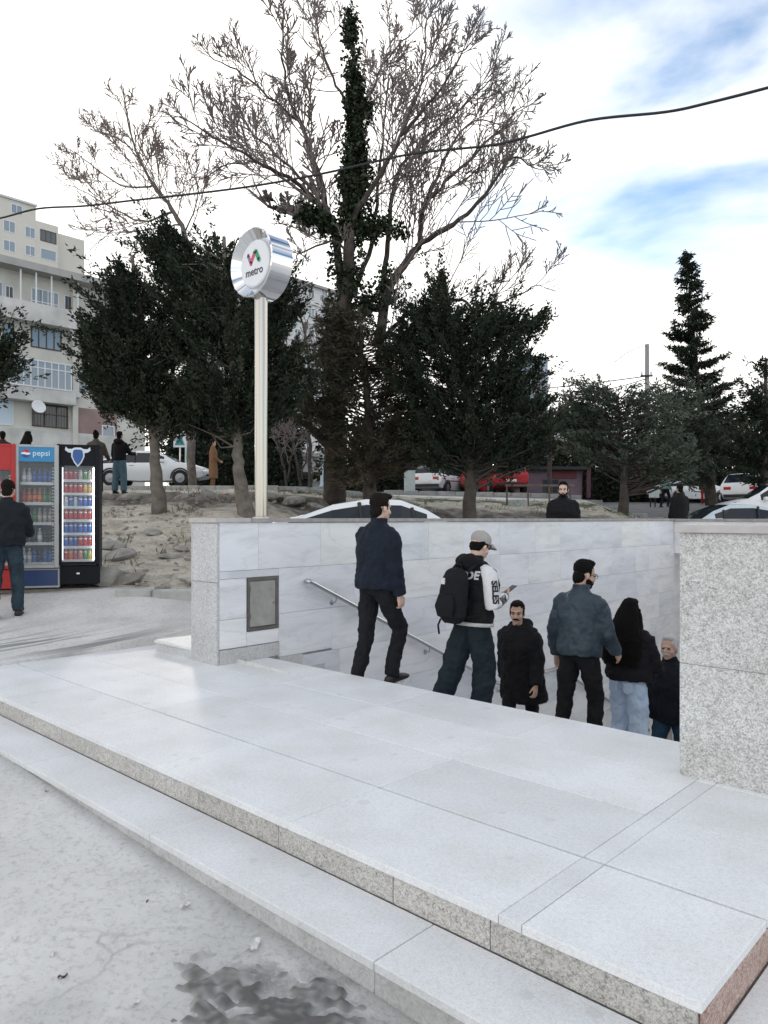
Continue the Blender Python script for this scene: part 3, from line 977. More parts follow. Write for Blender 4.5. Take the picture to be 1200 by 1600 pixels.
def leaves_mesh(name, P, D, ln, wd, tone, m, seed=0):
    """kite-shaped leaves at P along D"""
    r = np.random.default_rng(seed)
    n = len(P)
    D = D / np.maximum(np.linalg.norm(D, axis=1, keepdims=True), 1e-6)
    A = r.normal(size=(n, 3)); S = np.cross(D, A); S /= np.maximum(np.linalg.norm(S, axis=1, keepdims=True), 1e-6)
    ln = np.asarray(ln)[:, None]; wd = np.asarray(wd)[:, None]
    V = np.stack([P, P + D * ln * .45 + S * wd * .5, P + D * ln, P + D * ln * .45 - S * wd * .5], 1).reshape(-1, 3)
    me = bpy.data.meshes.new(name)
    me.vertices.add(4 * n); me.vertices.foreach_set('co', V.astype(np.float32).ravel())
    me.loops.add(4 * n); me.loops.foreach_set('vertex_index', np.arange(4 * n, dtype=np.int32))
    me.polygons.add(n); me.polygons.foreach_set('loop_start', np.arange(0, 4 * n, 4, dtype=np.int32))
    me.polygons.foreach_set('loop_total', np.full(n, 4, dtype=np.int32))
    pattr(me, 'tone', np.repeat(np.clip(tone, 0, 1), 4))
    me.materials.append(m)
    me.update(); me.validate()
    return me

def segs_mesh(name, segs, m, n=4):
    """tapered bark segments (p0, p1, r0, r1)"""
    A = np.array([s[0] for s in segs], float); B = np.array([s[1] for s in segs], float)
    r0 = np.array([s[2] for s in segs]); r1 = np.array([s[3] for s in segs])
    T = B - A; T /= np.maximum(np.linalg.norm(T, axis=1, keepdims=True), 1e-9)
    ref = np.where(np.abs(T[:, 2:3]) > .9, np.array([[1., 0, 0]]), np.array([[0., 0, 1.]]))
    U = np.cross(T, ref); U /= np.maximum(np.linalg.norm(U, axis=1, keepdims=True), 1e-9)
    W_ = np.cross(T, U)
    ang = np.arange(n) * 2 * np.pi / n
    rings = []
    for C_, r_ in ((A, r0), (B, r1)):
        rings.append(C_[:, None] + (U[:, None] * np.cos(ang)[None, :, None] + W_[:, None] * np.sin(ang)[None, :, None]) * r_[:, None, None])
    V = np.concatenate(rings, 1)
    k = len(segs)
    base = (np.arange(k) * 2 * n)[:, None]
    F = np.stack([np.stack([base[:, 0] + j, base[:, 0] + (j + 1) % n, base[:, 0] + n + (j + 1) % n, base[:, 0] + n + j], -1) for j in range(n)], 1).reshape(-1, 4)
    me = bpy.data.meshes.new(name)
    me.vertices.add(k * 2 * n); me.vertices.foreach_set('co', V.astype(np.float32).ravel())
    nf = len(F)
    me.loops.add(4 * nf); me.loops.foreach_set('vertex_index', F.astype(np.int32).ravel())
    me.polygons.add(nf); me.polygons.foreach_set('loop_start', np.arange(0, 4 * nf, 4, dtype=np.int32))
    me.polygons.foreach_set('loop_total', np.full(nf, 4, dtype=np.int32))
    me.polygons.foreach_set('use_smooth', [True] * nf)
    me.materials.append(m); me.update()
    return me

def rooted(px, d, label, name, cat='tree', group=None):
    p = at(px, HY, d)
    z = tz(p.x, p.y)
    return thing(name, label, cat, (p.x, p.y, z - .05), 0, group), Vector((p.x, p.y, z - .05))

def conifer(name, label, base_px, d, blobs, trunk, tr, nclump, nleaf, leafm, seed, depth=.8, spray=.62, up=.75, leaf=(.10, .040), barkm=None, branch=.5, group=None, fat=.068):
    root, B = rooted(base_px, d, label, name, group=group)
    r = np.random.default_rng(seed)
    s = d / FPX
    area = np.array([b[2] * b[3] for b in blobs], float) ** .8; area /= area.sum()
    ci = r.choice(len(blobs), nclump, p=area)
    bl = np.array([b[:4] for b in blobs], float)[ci]
    u = r.normal(size=(nclump, 3)); u /= np.linalg.norm(u, axis=1, keepdims=True)
    u *= (r.random((nclump, 1)) ** (1 / 2.4))
    cpx, cpy = bl[:, 0] + u[:, 0] * bl[:, 2], bl[:, 1] + u[:, 1] * bl[:, 3]
    dd = d + u[:, 2] * np.minimum(bl[:, 2], 75) * s * depth
    C = np.array([at(a, b_, c_) for a, b_, c_ in zip(cpx, cpy, dd)])
    # trunk
    tp = [at(a, b_, d) for a, b_ in trunk]
    tp[0] = Vector(B) + Vector((0, 0, -.15))
    rad = [tr * (1 - .75 * i / (len(tp) - 1)) for i in range(len(tp))]
    rad[0] *= 1.35
    fine, fr = [], []
    for i in range(len(tp) - 1):
        for k in range(5):
            t = k / 5
            j = Vector(r.normal(size=3) * tr * .12) if (i or k) else Vector()
            fine.append(tp[i].lerp(tp[i + 1], t) + j - B); fr.append(rad[i] * (1 - t) + rad[i + 1] * t)
    fine.append(tp[-1] - B); fr.append(rad[-1])
    MB().tube(fine, fr, 10).build('trunk', barkm or M_bark, root, smooth=True)
    axis_pts = np.array([list(p) for p in tp])
    # boughs
    segs = []
    for i in range(nclump):
        if r.random() > branch: continue
        tz_ = axis_pts[:, 2]
        zt = C[i, 2] - r.uniform(.2, .9) * abs(np.linalg.norm(C[i, :2] - axis_pts[0, :2])) * .6
        zt = np.clip(zt, tz_.min() + .8, tz_.max())
        o = np.argsort(tz_)
        ax = np.array([np.interp(zt, tz_[o], axis_pts[o, 0]), np.interp(zt, tz_[o], axis_pts[o, 1]), zt])
        mid = (ax + C[i]) / 2 + r.normal(size=3) * .12
        L_ = np.linalg.norm(C[i] - ax)
        r0 = .010 + .012 * L_
        segs += [(ax - B, mid - B, r0, r0 * .65), (mid - B, C[i] - B, r0 * .65, .006)]
    if segs:
        link('boughs', segs_mesh('boughs', segs, barkm or M_bark, 5), root)['kind'] = 'stuff'
    ax0 = np.array([np.interp(C[:, 2], np.sort(axis_pts[:, 2]), axis_pts[np.argsort(axis_pts[:, 2]), k]) for k in (0, 1)]).T
    od = C.copy(); od[:, :2] -= ax0; od[:, 2] = 0
    od /= np.maximum(np.linalg.norm(od, axis=1, keepdims=True), .05)
    sd_ = od * (1 - up * .6) + np.array([0, 0, 1]) * up + r.normal(size=(nclump, 3)) * .25
    sd_ /= np.linalg.norm(sd_, axis=1, keepdims=True)
    # a share of the sprays are long tongues standing out of the outline
    lng = np.where(r.random(nclump) < .16, r.uniform(1.5, 2.3, nclump), 1.0)
    k = np.repeat(np.arange(nclump), nleaf)
    n = len(k)
    t = r.random(n) ** .9
    sz = (.6 + .8 * r.random(nclump))[k]
    P = C[k] + sd_[k] * (t * spray * sz * lng[k] - spray * .3)[:, None] + r.normal(size=(n, 3)) * (fat * sz * (1.15 - .75 * t))[:, None]
    D = sd_[k] + r.normal(size=(n, 3)) * .55
    bt_ = r.random(len(blobs)) * .4
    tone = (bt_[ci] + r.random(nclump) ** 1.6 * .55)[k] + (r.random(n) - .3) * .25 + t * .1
    ln = leaf[0] * (.6 + .8 * r.random(n)); wd = leaf[1] * (.6 + .8 * r.random(n))
    link('crown', leaves_mesh('crown', P - np.array(B), D, ln, wd, tone, leafm, seed), root)['kind'] = 'stuff'
    return root

def grow(segs, p, dr, length, rad, lvl, maxl, r, kids, up=.12, wig=.16, rmin=.0022):
    n = max(3, int(3 + 2 * (maxl - lvl)))
    pts = [p]; d_ = dr.copy()
    for i in range(n):
        d_ = d_ + r.normal(size=3) * wig + np.array([0, 0, up * .5])
        d_ /= np.linalg.norm(d_)
        pts.append(pts[-1] + d_ * length / n)
    emit(segs, pts, rad, rmin, lvl, maxl, r, kids, up, wig, length)

def emit(segs, pts, rad, rmin, lvl, maxl, r, kids, up, wig, length, start=.22, r_end=None):
    n = len(pts) - 1
    re = r_end if r_end is not None else max(rmin, rad * .28)
    for i in range(n):
        a, b_ = i / n, (i + 1) / n
        segs.append((pts[i], pts[i + 1], rad + (re - rad) * a, rad + (re - rad) * b_))
    if lvl >= maxl: return
    k = kids[lvl]
    for j in range(k):
        t = start + (1 - start) * (j + r.random() * .8) / k
        i = min(int(t * n), n - 1)
        q_ = pts[i] + (pts[i + 1] - pts[i]) * (t * n - i)
        tan = pts[i + 1] - pts[i]; tan = tan / max(np.linalg.norm(tan), 1e-6)
        a = r.normal(size=3); a -= tan * a.dot(tan); a /= np.linalg.norm(a)
        ang = r.uniform(.45, 1.0)
        nd = tan * math.cos(ang) + a * math.sin(ang) + np.array([0, 0, up])
        nd /= np.linalg.norm(nd)
        ll = length * r.uniform(.36, .62) * (1.15 - .75 * t)
        grow(segs, q_, nd, ll, max(rmin, min((rad + (re - rad) * t) * .5, (.022, .0075, .0036)[min(lvl, 2)])), lvl + 1, maxl, r, kids, up, wig, rmin)

def bare_tree(name, label, base_px, d, limbs, seed, kids, m, twigm, maxl=3, rmin=.0022, group=None, wig=.09):
    """limbs = [(pixel polyline with depth offsets, start radius, end radius, is trunk)]"""
    root, B = rooted(base_px, d, label, name, group=group)
    r = np.random.default_rng(seed)
    Bn = np.array(B)
    main, tw = MB(), []
    for poly, ra, rb, spawn in limbs:
        P = [np.array(at(q_[0], q_[1], d + (q_[2] if len(q_) > 2 else 0))) for q_ in poly]
        if spawn < 0: P[0] = Bn + np.array([0, 0, -.15])
        fine = []
        for i in range(len(P) - 1):          # smooth by Catmull-Rom
            p0, p1, p2, p3 = P[max(i - 1, 0)], P[i], P[i + 1], P[min(i + 2, len(P) - 1)]
            for k in range(5):
                t = k / 5
                fine.append(.5 * ((2 * p1) + (p2 - p0) * t + (2 * p0 - 5 * p1 + 4 * p2 - p3) * t * t + (3 * p1 - p0 - 3 * p2 + p3) * t ** 3) + r.normal(size=3) * min(ra, .05) * .5)
        fine.append(P[-1])
        n = len(fine)
        main.tube([Vector(q_ - Bn) for q_ in fine], [ra + (rb - ra) * (i / (n - 1)) ** .8 for i in range(n)], 9)
        if spawn > 0:
            length = sum(np.linalg.norm(fine[i + 1] - fine[i]) for i in range(n - 1))
            s2 = []
            emit(s2, fine, ra, rb, 0, maxl, r, [int(kids[0] * spawn)] + list(kids[1:]), .14, wig, min(length, 6.0), .18, rb)
            tw += s2[n - 1:]
            # the tip goes on as a fan of twigs
            tan = fine[-1] - fine[-3]; tan /= np.linalg.norm(tan)
            for k in range(3):
                grow(tw, fine[-1], tan + r.normal(size=3) * .35, r.uniform(.5, .9), rb, 1, maxl, r, kids, .1, wig, rmin)
    main.build('trunk', m, root, smooth=True)
    tw = [(a - Bn, b_ - Bn, c_, e_) for a, b_, c_, e_ in tw]
    link('crown', segs_mesh('crown', tw, twigm, 3), root)['kind'] = 'stuff'
    return root, B

def ivy(root, B, polys, d, n, seed, m=None, leaf=(.13, .10)):
    r = np.random.default_rng(seed)
    Ps, Ds, To = [], [], []
    for poly, rad0, rad1, dens in polys:
        P = np.array([at(q_[0], q_[1], d + (q_[2] if len(q_) > 2 else 0)) for q_ in poly])
        L_ = np.linalg.norm(np.diff(P, axis=0), axis=1); cum = np.concatenate([[0], np.cumsum(L_)])
        nc = int(cum[-1] * dens)
        t = r.random(nc * 3) * cum[-1]
        w_ = .5 + .5 * np.sin(t * 2.1 + seed) * np.sin(t * .83 + 1) + .25 * np.sin(t * 5.3)
        t = t[r.random(len(t)) < np.clip(w_, .12, 1)][:nc]; nc = len(t)
        C = np.stack([np.interp(t, cum, P[:, k]) for k in range(3)], -1)
        rr = rad0 + (rad1 - rad0) * t / cum[-1]
        off = r.normal(size=(nc, 3)); off[:, 2] *= .5
        off /= np.linalg.norm(off, axis=1, keepdims=True)
        C = C + off * (rr * (.15 + 1.15 * r.random(nc) ** 1.3))[:, None]
        k = np.repeat(np.arange(nc), n)
        Ps.append(C[k] + r.normal(size=(len(k), 3)) * np.array([.09, .09, .14])); Ds.append(off[k] * .5 + r.normal(size=(len(k), 3)) * .6 + np.array([0, 0, -.5]))
        To.append((r.random(nc) * .7)[k] + r.random(len(k)) * .3)
    P, D, T = np.concatenate(Ps), np.concatenate(Ds), np.concatenate(To)
    link('ivy', leaves_mesh('ivy', P - np.array(B), D, leaf[0] * (.6 + .7 * r.random(len(P))), leaf[1] * (.6 + .7 * r.random(len(P))), T, m or M_leaf_ivy, seed), root)['kind'] = 'stuff'

# the big bare tree grown over with ivy
D0 = 21.5
COLUMN = [(524, 785), (521, 707), (526, 600), (540, 480), (548, 350), (556, 200), (552, 110), (545, 14)]
limbs = [
    (COLUMN, .36, .03, -1),
    ([(521, 707), (490, 672, -.3), (458, 648, -.6), (438, 622, -1)], .17, .05, .5),
    ([(538, 500), (532, 420, .2), (514, 335, .5), (494, 259, .8), (469, 193, 1), (446, 132, 1.1), (441, 30, 1)], .16, .02, 1.5),
    ([(520, 350, .4), (480, 300, 0), (423, 262, -.8), (367, 232, -1.4), (280, 183, -2)], .09, .015, 1.5),
    ([(505, 325, .4), (450, 285, 1.2), (400, 255, 2), (345, 262, 2.6), (300, 290, 3)], .06, .012, 1.1),
    ([(500, 310, .2), (440, 250, .6), (390, 205, 1.0), (330, 180, 1.2)], .06, .012, 1.1),
    ([(469, 193, 1), (420, 150, .3), (370, 110, 0), (330, 90, -.4)], .05, .012, 1.0),
    ([(530, 360, 0), (500, 342, -.6), (470, 333, -1), (418, 322, -1.6)], .10, .04, .5),
    ([(590, 540, .2), (606, 457, .3), (636, 406, .5), (656, 376, .6), (661, 325, .6), (697, 285, .4), (758, 224, .2), (814, 168, 0)], .17, .015, 1.6),
    ([(651, 386, .5), (707, 351, -.2), (758, 305, -.8), (799, 244, -1.2), (830, 260, -1.4)], .09, .014, 1.5),
    ([(545, 360, 0), (560, 325, -.3), (601, 259, -.8), (626, 213, -1), (656, 127, -1), (667, 30, -1)], .11, .016, 1.6),
    ([(556, 190, 0), (575, 152, .4), (606, 91, .8), (656, 41, 1.2)], .06, .014, 1.2),
    ([(550, 180, 0), (520, 120, .6), (500, 60, .8), (490, -10, .8)], .05, .014, 1.2),
    ([(600, 470, .6), (606, 381, 1.2), (616, 285, 1.6), (650, 230, 1.8), (720, 170, 2), (770, 120, 2.1)], .10, .015, 1.5),
    ([(590, 560, 0), (601, 527, -.2), (645, 487, -.5), (711, 468, -.8), (752, 485, -1), (807, 461, -1.2), (843, 446, -1.4)], .09, .012, .9),
    ([(661, 325, .6), (700, 240, 1.4), (740, 190, 1.8), (790, 200, 2.2)], .06, .012, 1.3),
    ([(626, 213, -1), (680, 150, -1.6), (720, 90, -2), (740, 60, -2.1)], .05, .012, 1.3),
    ([(540, 480), (575, 400, .8), (590, 300, 1.2), (600, 200, 1.6), (610, 100, 1.8)], .10, .014, 1.2),
    ([(545, 440), (530, 380, -.8), (470, 395, -1.4), (462, 410, -1.8)], .05, .012, .8),
]
bt, bB = bare_tree('bare_tree', 'tall leafless tree with a wide fan of twigs and ivy up its trunk', 524, D0, limbs, 11, [9, 7, 6, 4], M_bark, M_twig, maxl=3, wig=.075)
ivy(bt, bB, [(COLUMN[2:6], .48, .27, 24), (COLUMN[5:], .22, .07, 22), (COLUMN[1:4], .5, .55, 16),
             ([(548, 330), (556, 240)], .60, .30, 13),
             ([(530, 360, 0), (500, 342, -.6), (470, 333, -1), (418, 322, -1.6)], .16, .14, 18),
             ([(550, 370), (600, 350, .3), (640, 370, .6)], .28, .16, 14),
             ([(545, 180), (575, 170, .3)], .2, .2, 14),
             ([(560, 480), (600, 470, .3), (606, 400, .5)], .25, .2, 12),
             ([(540, 520), (500, 560)], .3, .3, 10)], D0, 46, 12)

bare_tree('bare_tree', 'smaller leafless tree above the left junipers', 300, 27, [
    ([(300, 790), (298, 600), (294, 420), (290, 370), (268, 325), (240, 290), (212, 235), (196, 165)], .17, .02, -1),
    ([(294, 420), (290, 370), (268, 325), (240, 290), (212, 235), (196, 165)], .10, .015, 1.5),
    ([(270, 330), (220, 345, .5), (160, 315, 1), (110, 290, 1.4)], .05, .012, 1.4),
    ([(240, 290), (190, 290, -.6), (140, 255, -1), (120, 240, -1.2)], .04, .012, 1.2),
    ([(225, 260), (190, 220, .8), (150, 205, 1.2)], .035, .012, 1.0),
    ([(285, 370), (310, 300, .4), (285, 230, .8)], .035, .012, .9),
    ([(280, 350), (230, 360, -.8), (170, 365, -1.2)], .035, .012, 1.0)], 21, [8, 7, 5], M_bark_pale, M_twig_pale, maxl=3)
bare_tree('bare_tree', 'thin purple grey leafless tree between the sign pole and the ivy trunk', 484, 29, [
    ([(484, 770), (483, 680), (485, 600), (478, 540), (470, 480)], .10, .02, -1),
    ([(484, 640), (485, 600), (478, 540), (466, 470)], .06, .012, 1.3),
    ([(485, 600), (510, 540, .5), (520, 480, .6)], .05, .012, 1.2),
    ([(484, 620), (450, 560, -.4), (440, 510, -.8)], .05, .012, 1.2),
    ([(484, 660), (455, 690, .4), (430, 650, .8)], .04, .012, 1.0)], 22, [8, 7, 5], M_bark, M_twig, maxl=3)
for (bx, dd, sd__) in ((448, 33, 31), (470, 34, 32)):
    bare_tree('bare_shrub', 'leafless forked shrub before the low grey building, ' + ('left one' if bx == 448 else 'right one'), bx, dd, [
        ([(bx, 770), (bx - 6, 720), (bx - 14, 680)], .07, .02, -1), ([(bx, 750), (bx + 10, 700), (bx + 6, 660)], .05, .012, 1.2),
        ([(bx - 4, 735), (bx - 16, 680), (bx - 20, 650)], .05, .012, 1.2)], sd__, [7, 6, 4], M_bark, M_twig, maxl=2)
bare_tree('bare_tree', 'dusky leafless tree before the blue glass tower', 860, 36, [
    ([(860, 770), (858, 700), (850, 650), (846, 620)], .14, .02, -1),
    ([(858, 700), (850, 650), (840, 600)], .07, .012, 1.4), ([(858, 690), (880, 650), (895, 625)], .06, .012, 1.3),
    ([(858, 700), (830, 660), (815, 640)], .06, .012, 1.3)], 24, [9, 8, 6], M_bark, M_twig, maxl=3)

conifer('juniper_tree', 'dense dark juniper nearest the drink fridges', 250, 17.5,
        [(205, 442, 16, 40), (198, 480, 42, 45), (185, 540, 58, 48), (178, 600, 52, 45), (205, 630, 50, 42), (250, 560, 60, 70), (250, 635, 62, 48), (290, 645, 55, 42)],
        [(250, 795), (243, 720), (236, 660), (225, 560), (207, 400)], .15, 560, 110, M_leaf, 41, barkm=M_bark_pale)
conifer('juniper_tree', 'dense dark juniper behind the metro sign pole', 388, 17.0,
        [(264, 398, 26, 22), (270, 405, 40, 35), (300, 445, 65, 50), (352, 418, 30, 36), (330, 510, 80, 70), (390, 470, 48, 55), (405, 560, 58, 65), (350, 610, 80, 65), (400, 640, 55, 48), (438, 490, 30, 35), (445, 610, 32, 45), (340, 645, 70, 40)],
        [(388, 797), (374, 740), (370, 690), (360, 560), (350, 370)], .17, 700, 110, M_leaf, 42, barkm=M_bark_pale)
conifer('dry_conifer', 'brownish drooping conifer right of the ivy trunk', 580, 20,
        [(560, 540, 52, 50), (525, 570, 35, 45), (560, 620, 70, 55), (605, 570, 45, 55), (635, 650, 65, 55), (580, 690, 60, 60), (652, 678, 42, 40), (540, 505, 35, 35), (505, 650, 32, 35), (560, 735, 45, 30)],
        [(580, 775), (578, 700), (572, 600), (560, 480)], .17, 420, 80, M_leaf_brown, 43, up=.05, spray=.6, leaf=(.15, .035))
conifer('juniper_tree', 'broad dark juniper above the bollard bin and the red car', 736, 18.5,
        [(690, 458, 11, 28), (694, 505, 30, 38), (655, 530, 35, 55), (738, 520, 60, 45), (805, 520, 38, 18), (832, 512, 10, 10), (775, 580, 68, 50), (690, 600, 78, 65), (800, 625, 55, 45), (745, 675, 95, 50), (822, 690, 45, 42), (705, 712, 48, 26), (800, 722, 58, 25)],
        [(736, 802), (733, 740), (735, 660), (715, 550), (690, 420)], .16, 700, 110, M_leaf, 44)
conifer('olive_tree', 'rounded grey green olive tree right of the bearded man', 972, 25,
        [(930, 622, 36, 32), (960, 660, 68, 52), (1010, 645, 65, 42), (1000, 705, 75, 45), (928, 685, 42, 45), (1040, 725, 50, 36), (905, 655, 25, 30)],
        [(972, 812), (975, 760), (972, 700), (965, 620)], .16, 620, 40, M_leaf_olive, 45, up=.3, spray=.5, leaf=(.13, .045), depth=.7)
conifer('olive_tree', 'grey green olive tree left of the white parked hatchback', 1116, 28,
        [(1062, 640, 52, 42), (1085, 690, 48, 48), (1092, 735, 42, 30), (1050, 690, 45, 45)],
        [(1116, 795), (1112, 740), (1100, 690), (1075, 620)], .15, 420, 40, M_leaf_olive, 46, up=.3, spray=.5, leaf=(.14, .05), depth=.7)
def spruce(name, label, base_px, d, top_px, top_py, wide, nb, seed):
    root, B = rooted(base_px, d, label, name)
    r = np.random.default_rng(seed)
    top = np.array(at(top_px, top_py, d)); Bn = np.array(B)
    H_ = top[2] - Bn[2]
    MB().tube([Vector((top - Bn) * t + np.array([0, 0, -.15 if t == 0 else 0])) for t in (0, .3, .6, .85, 1.0)], [.17, .13, .08, .03, .006], 9).build('trunk', M_bark, root, smooth=True)
    segs, P, D, T_ = [], [], [], []
    for i in range(nb):
        t = .22 + .78 * (i + r.random()) / nb
        L_ = (wide * (1 - t) ** .85 * r.uniform(.45, 1.25) + .12)
        az = r.random() * 2 * math.pi
        hd = np.array([math.cos(az), math.sin(az), 0])
        p = (top - Bn) * t; n = 6; pts = [p]
        for k in range(n):
            u_ = (k + .5) / n
            p = p + (hd + np.array([0, 0, .25 - .75 * u_ + 1.1 * u_ * u_]) + r.normal(size=3) * .08) * L_ / n
            pts.append(p)
        for k in range(n):
            segs.append((pts[k], pts[k + 1], .025 * (1 - k / n) + .006, .025 * (1 - (k + 1) / n) + .005))
        m_ = int(150 * L_ + 30)
        u_ = r.random(m_) ** .8 * n; k = np.minimum(u_.astype(int), n - 1); f = (u_ - k)[:, None]
        pa = np.array(pts)
        q_ = pa[k] * (1 - f) + pa[k + 1] * f
        P.append(q_ + r.normal(size=(m_, 3)) * np.array([.07, .07, .05])); D.append((pa[k + 1] - pa[k]) / L_ * 3 + r.normal(size=(m_, 3)) * .5 + np.array([0, 0, -.45])); T_.append(np.full(m_, r.random() * .6) + r.random(m_) * .3)
    link('boughs', segs_mesh('boughs', segs, M_bark, 4), root)['kind'] = 'stuff'
    P, D, T_ = np.concatenate(P), np.concatenate(D), np.concatenate(T_)
    link('crown', leaves_mesh('crown', P, D, .19 * (.6 + .8 * r.random(len(P))), .06 * (.6 + .8 * r.random(len(P))), T_, M_leaf, seed), root)['kind'] = 'stuff'
spruce('spruce_tree', 'tall ragged spruce standing above the olive trees', 1108, 36, 1073, 395, 2.5, 150, 47)
conifer('spruce_tree', 'dark conifer at the right edge above the parked cars', 1192, 26,
        [(1196, 580, 5, 22), (1192, 625, 24, 32), (1188, 675, 34, 42), (1190, 725, 34, 34), (1225, 660, 40, 60)],
        [(1192, 790), (1196, 700), (1198, 560)], .18, 330, 42, M_leaf, 48, up=.2, spray=.7, leaf=(.17, .05))
conifer('pine_tree', 'dark pine boughs reaching in from the left edge', -50, 16,
        [(2, 545, 22, 14), (8, 585, 14, 16), (-30, 570, 35, 50), (-60, 600, 45, 60), (-55, 500, 35, 50)],
        [(-50, 790), (-52, 640), (-55, 470)], .16, 330, 40, M_leaf, 49, up=.4)
# darker greenery beyond the upper road
for i, (bx, dd, bl, hh, lm, lab) in enumerate([
    (330, 44, [(300, 690, 60, 40), (350, 700, 60, 45), (320, 660, 50, 30)], 640, M_leaf, 'dark evergreen behind the woman in the brown coat'),
    (430, 46, [(430, 690, 40, 40), (425, 650, 30, 30)], 640, M_leaf, 'dark evergreen behind the sign pole foot'),
    (600, 48, [(590, 715, 60, 40), (640, 700, 60, 40), (600, 690, 60, 40)], 660, M_leaf, 'dark evergreen behind the drooping conifer'),
    (690, 50, [(690, 700, 60, 50), (740, 690, 60, 50)], 650, M_leaf, 'dark evergreen behind the white hatchback by the bin'),
    (840, 46, [(840, 690, 50, 45), (880, 680, 40, 45)], 640, M_leaf_brown, 'dusky evergreen above the purple kiosk'),
    (905, 52, [(900, 690, 40, 50), (940, 720, 50, 40)], 650, M_leaf, 'dark evergreen right of the purple kiosk'),
    (1050, 50, [(1040, 720, 60, 40), (1000, 730, 60, 35)], 680, M_leaf, 'dark evergreen behind the pale bin'),
    (1150, 50, [(1140, 700, 50, 50), (1190, 720, 50, 40)], 670, M_leaf, 'dark evergreen behind the right hand parked cars')]):
    conifer('evergreen_tree', lab, bx, dd, bl, [(bx, 770), (bx + 3, 720), (bx, hh)], .2, 260, 36, lm, 60 + i, up=.3, spray=.9, leaf=(.30, .12), fat=.3)
# ------------------------------------------------------------------ buildings
M_cream = mat("weathered cream render", (.64, .63, .58), .95, var=.20, scale=.7, bump=.1)
M_cream2 = mat("pale beige render", (.62, .60, .55), .95, var=.08, scale=.4)
M_greywall = mat("grey white render", (.66, .67, .68), .95, var=.15, scale=.6)
M_parapet = mat("stained balcony concrete", (.66, .66, .64), .95, var=.32, scale=.9)
M_white = mat("white frame paint", (.72, .73, .75), .5, var=.08)
M_glassb = glass_mat("window glass", (.20, .26, .32), .08)
M_glassd = glass_mat("dark window glass", (.05, .06, .07), .08)
M_brown = mat("dark brown window frame", (.06, .04, .035), .6, var=.2)
M_rust = mat("rusty bars", (.14, .11, .09), .8, var=.3)
M_roof = mat("grey roof sheet", (.42, .41, .40), .8, var=.2, scale=1)

def bld_rect(X, p0, p1, q0, q1):
    d0, y0 = onwall_x(p0, X); d1, y1 = onwall_x(p1, X)
    dm = (d0 + d1) / 2
    return y0, y1, EYE + (HY - q1) / FPX * dm, EYE + (HY - q0) / FPX * dm

def window(root, X, rc, mull=2, fm=None, gm_=None, rail=None, deep=.05):
    y0, y1, z0, z1 = rc
    fm = fm or M_white; gm_ = gm_ or M_glassb
    o = root.location
    fr = MB()
    t = min(.09, (y1 - y0) * .1)
    fr.box(-.12, deep, y0, y0 + t, z0, z1); fr.box(-.12, deep, y1 - t, y1, z0, z1)
    fr.box(-.12, deep - .004, y0 + t, y1 - t, z0, z0 + t); fr.box(-.12, deep - .004, y0 + t, y1 - t, z1 - t, z1)
    for i in range(1, mull + 1):
        yy = y0 + (y1 - y0) * i / (mull + 1)
        fr.box(-.12, deep - .008, yy - t * .4, yy + t * .4, z0 + t, z1 - t)
    if rail:
        zz = z0 + (z1 - z0) * rail
        fr.box(-.12, deep - .012, y0 + t, y1 - t, zz - t * .4, zz + t * .4)
    f = fr.build('window', fm, root, loc=(X - o.x, -o.y, -o.z))
    ps = [y0 + t] + [y0 + (y1 - y0) * i / (mull + 1) for i in range(1, mull + 1)] + [y1 - t]
    for a, b_ in zip(ps[:-1], ps[1:]):
        MB().box(-.02, .01, a, b_, z0 + t, z1 - t).build('pane', gm_, f)
    return f

def boxpart(root, name, m, x0, x1, y0, y1, z0, z1, ch=0):
    o = root.location
    return MB().box(x0 - o.x, x1 - o.x, y0 - o.y, y1 - o.y, z0 - o.z, z1 - o.z, ch=ch).build(name, m, root)

# five-storey block on the left
XA = onwall_x(0, -1)[0]; XA = -52.0 / XA
dA, yA = onwall_x(60, XA)
def zA(py): return EYE + (HY - py) / FPX * dA
yL, yR = onwall_x(-60, XA)[1], onwall_x(190, XA)[1]
yB = onwall_x(116, XA)[1]
A = thing('apartment_building', 'cream five storey apartment block with stained balconies behind the fridges', 'building', (XA, yL, 2.2))
boxpart(A, 'wall', M_cream, XA - 10, XA, yL, yR + 2, 0, zA(432))
boxpart(A, 'roof', M_roof, XA - 10.4, XA + 1.3, yL - .3, yR + 2.4, zA(432), zA(421))
boxpart(A, 'pilaster', M_cream, XA, XA + .35, yB - .25, yB + .15, 2, zA(432) - .01)
for q0, q1 in ((480, 509), (606, 630)):
    b_ = boxpart(A, 'balcony', M_parapet, XA + .9, XA + 1.0, yL, yB - .3, zA(q1), zA(q0))
    boxpart(A, 'balcony_slab', M_parapet, XA + .005, XA + .895, yL, yB - .3, zA(q1) - .02, zA(q1) + .18)
    boxpart(A, 'balcony_end', M_parapet, XA + .005, XA + .895, yB - .42, yB - .31, zA(q1) + .19, zA(q0) - .01)
for a in (24, 48, 72, 113):
    y_ = onwall_x(a, XA)[1]
    boxpart(A, 'post', M_white, XA + .92, XA + .98, y_ - .05, y_ + .05, zA(480), zA(433))
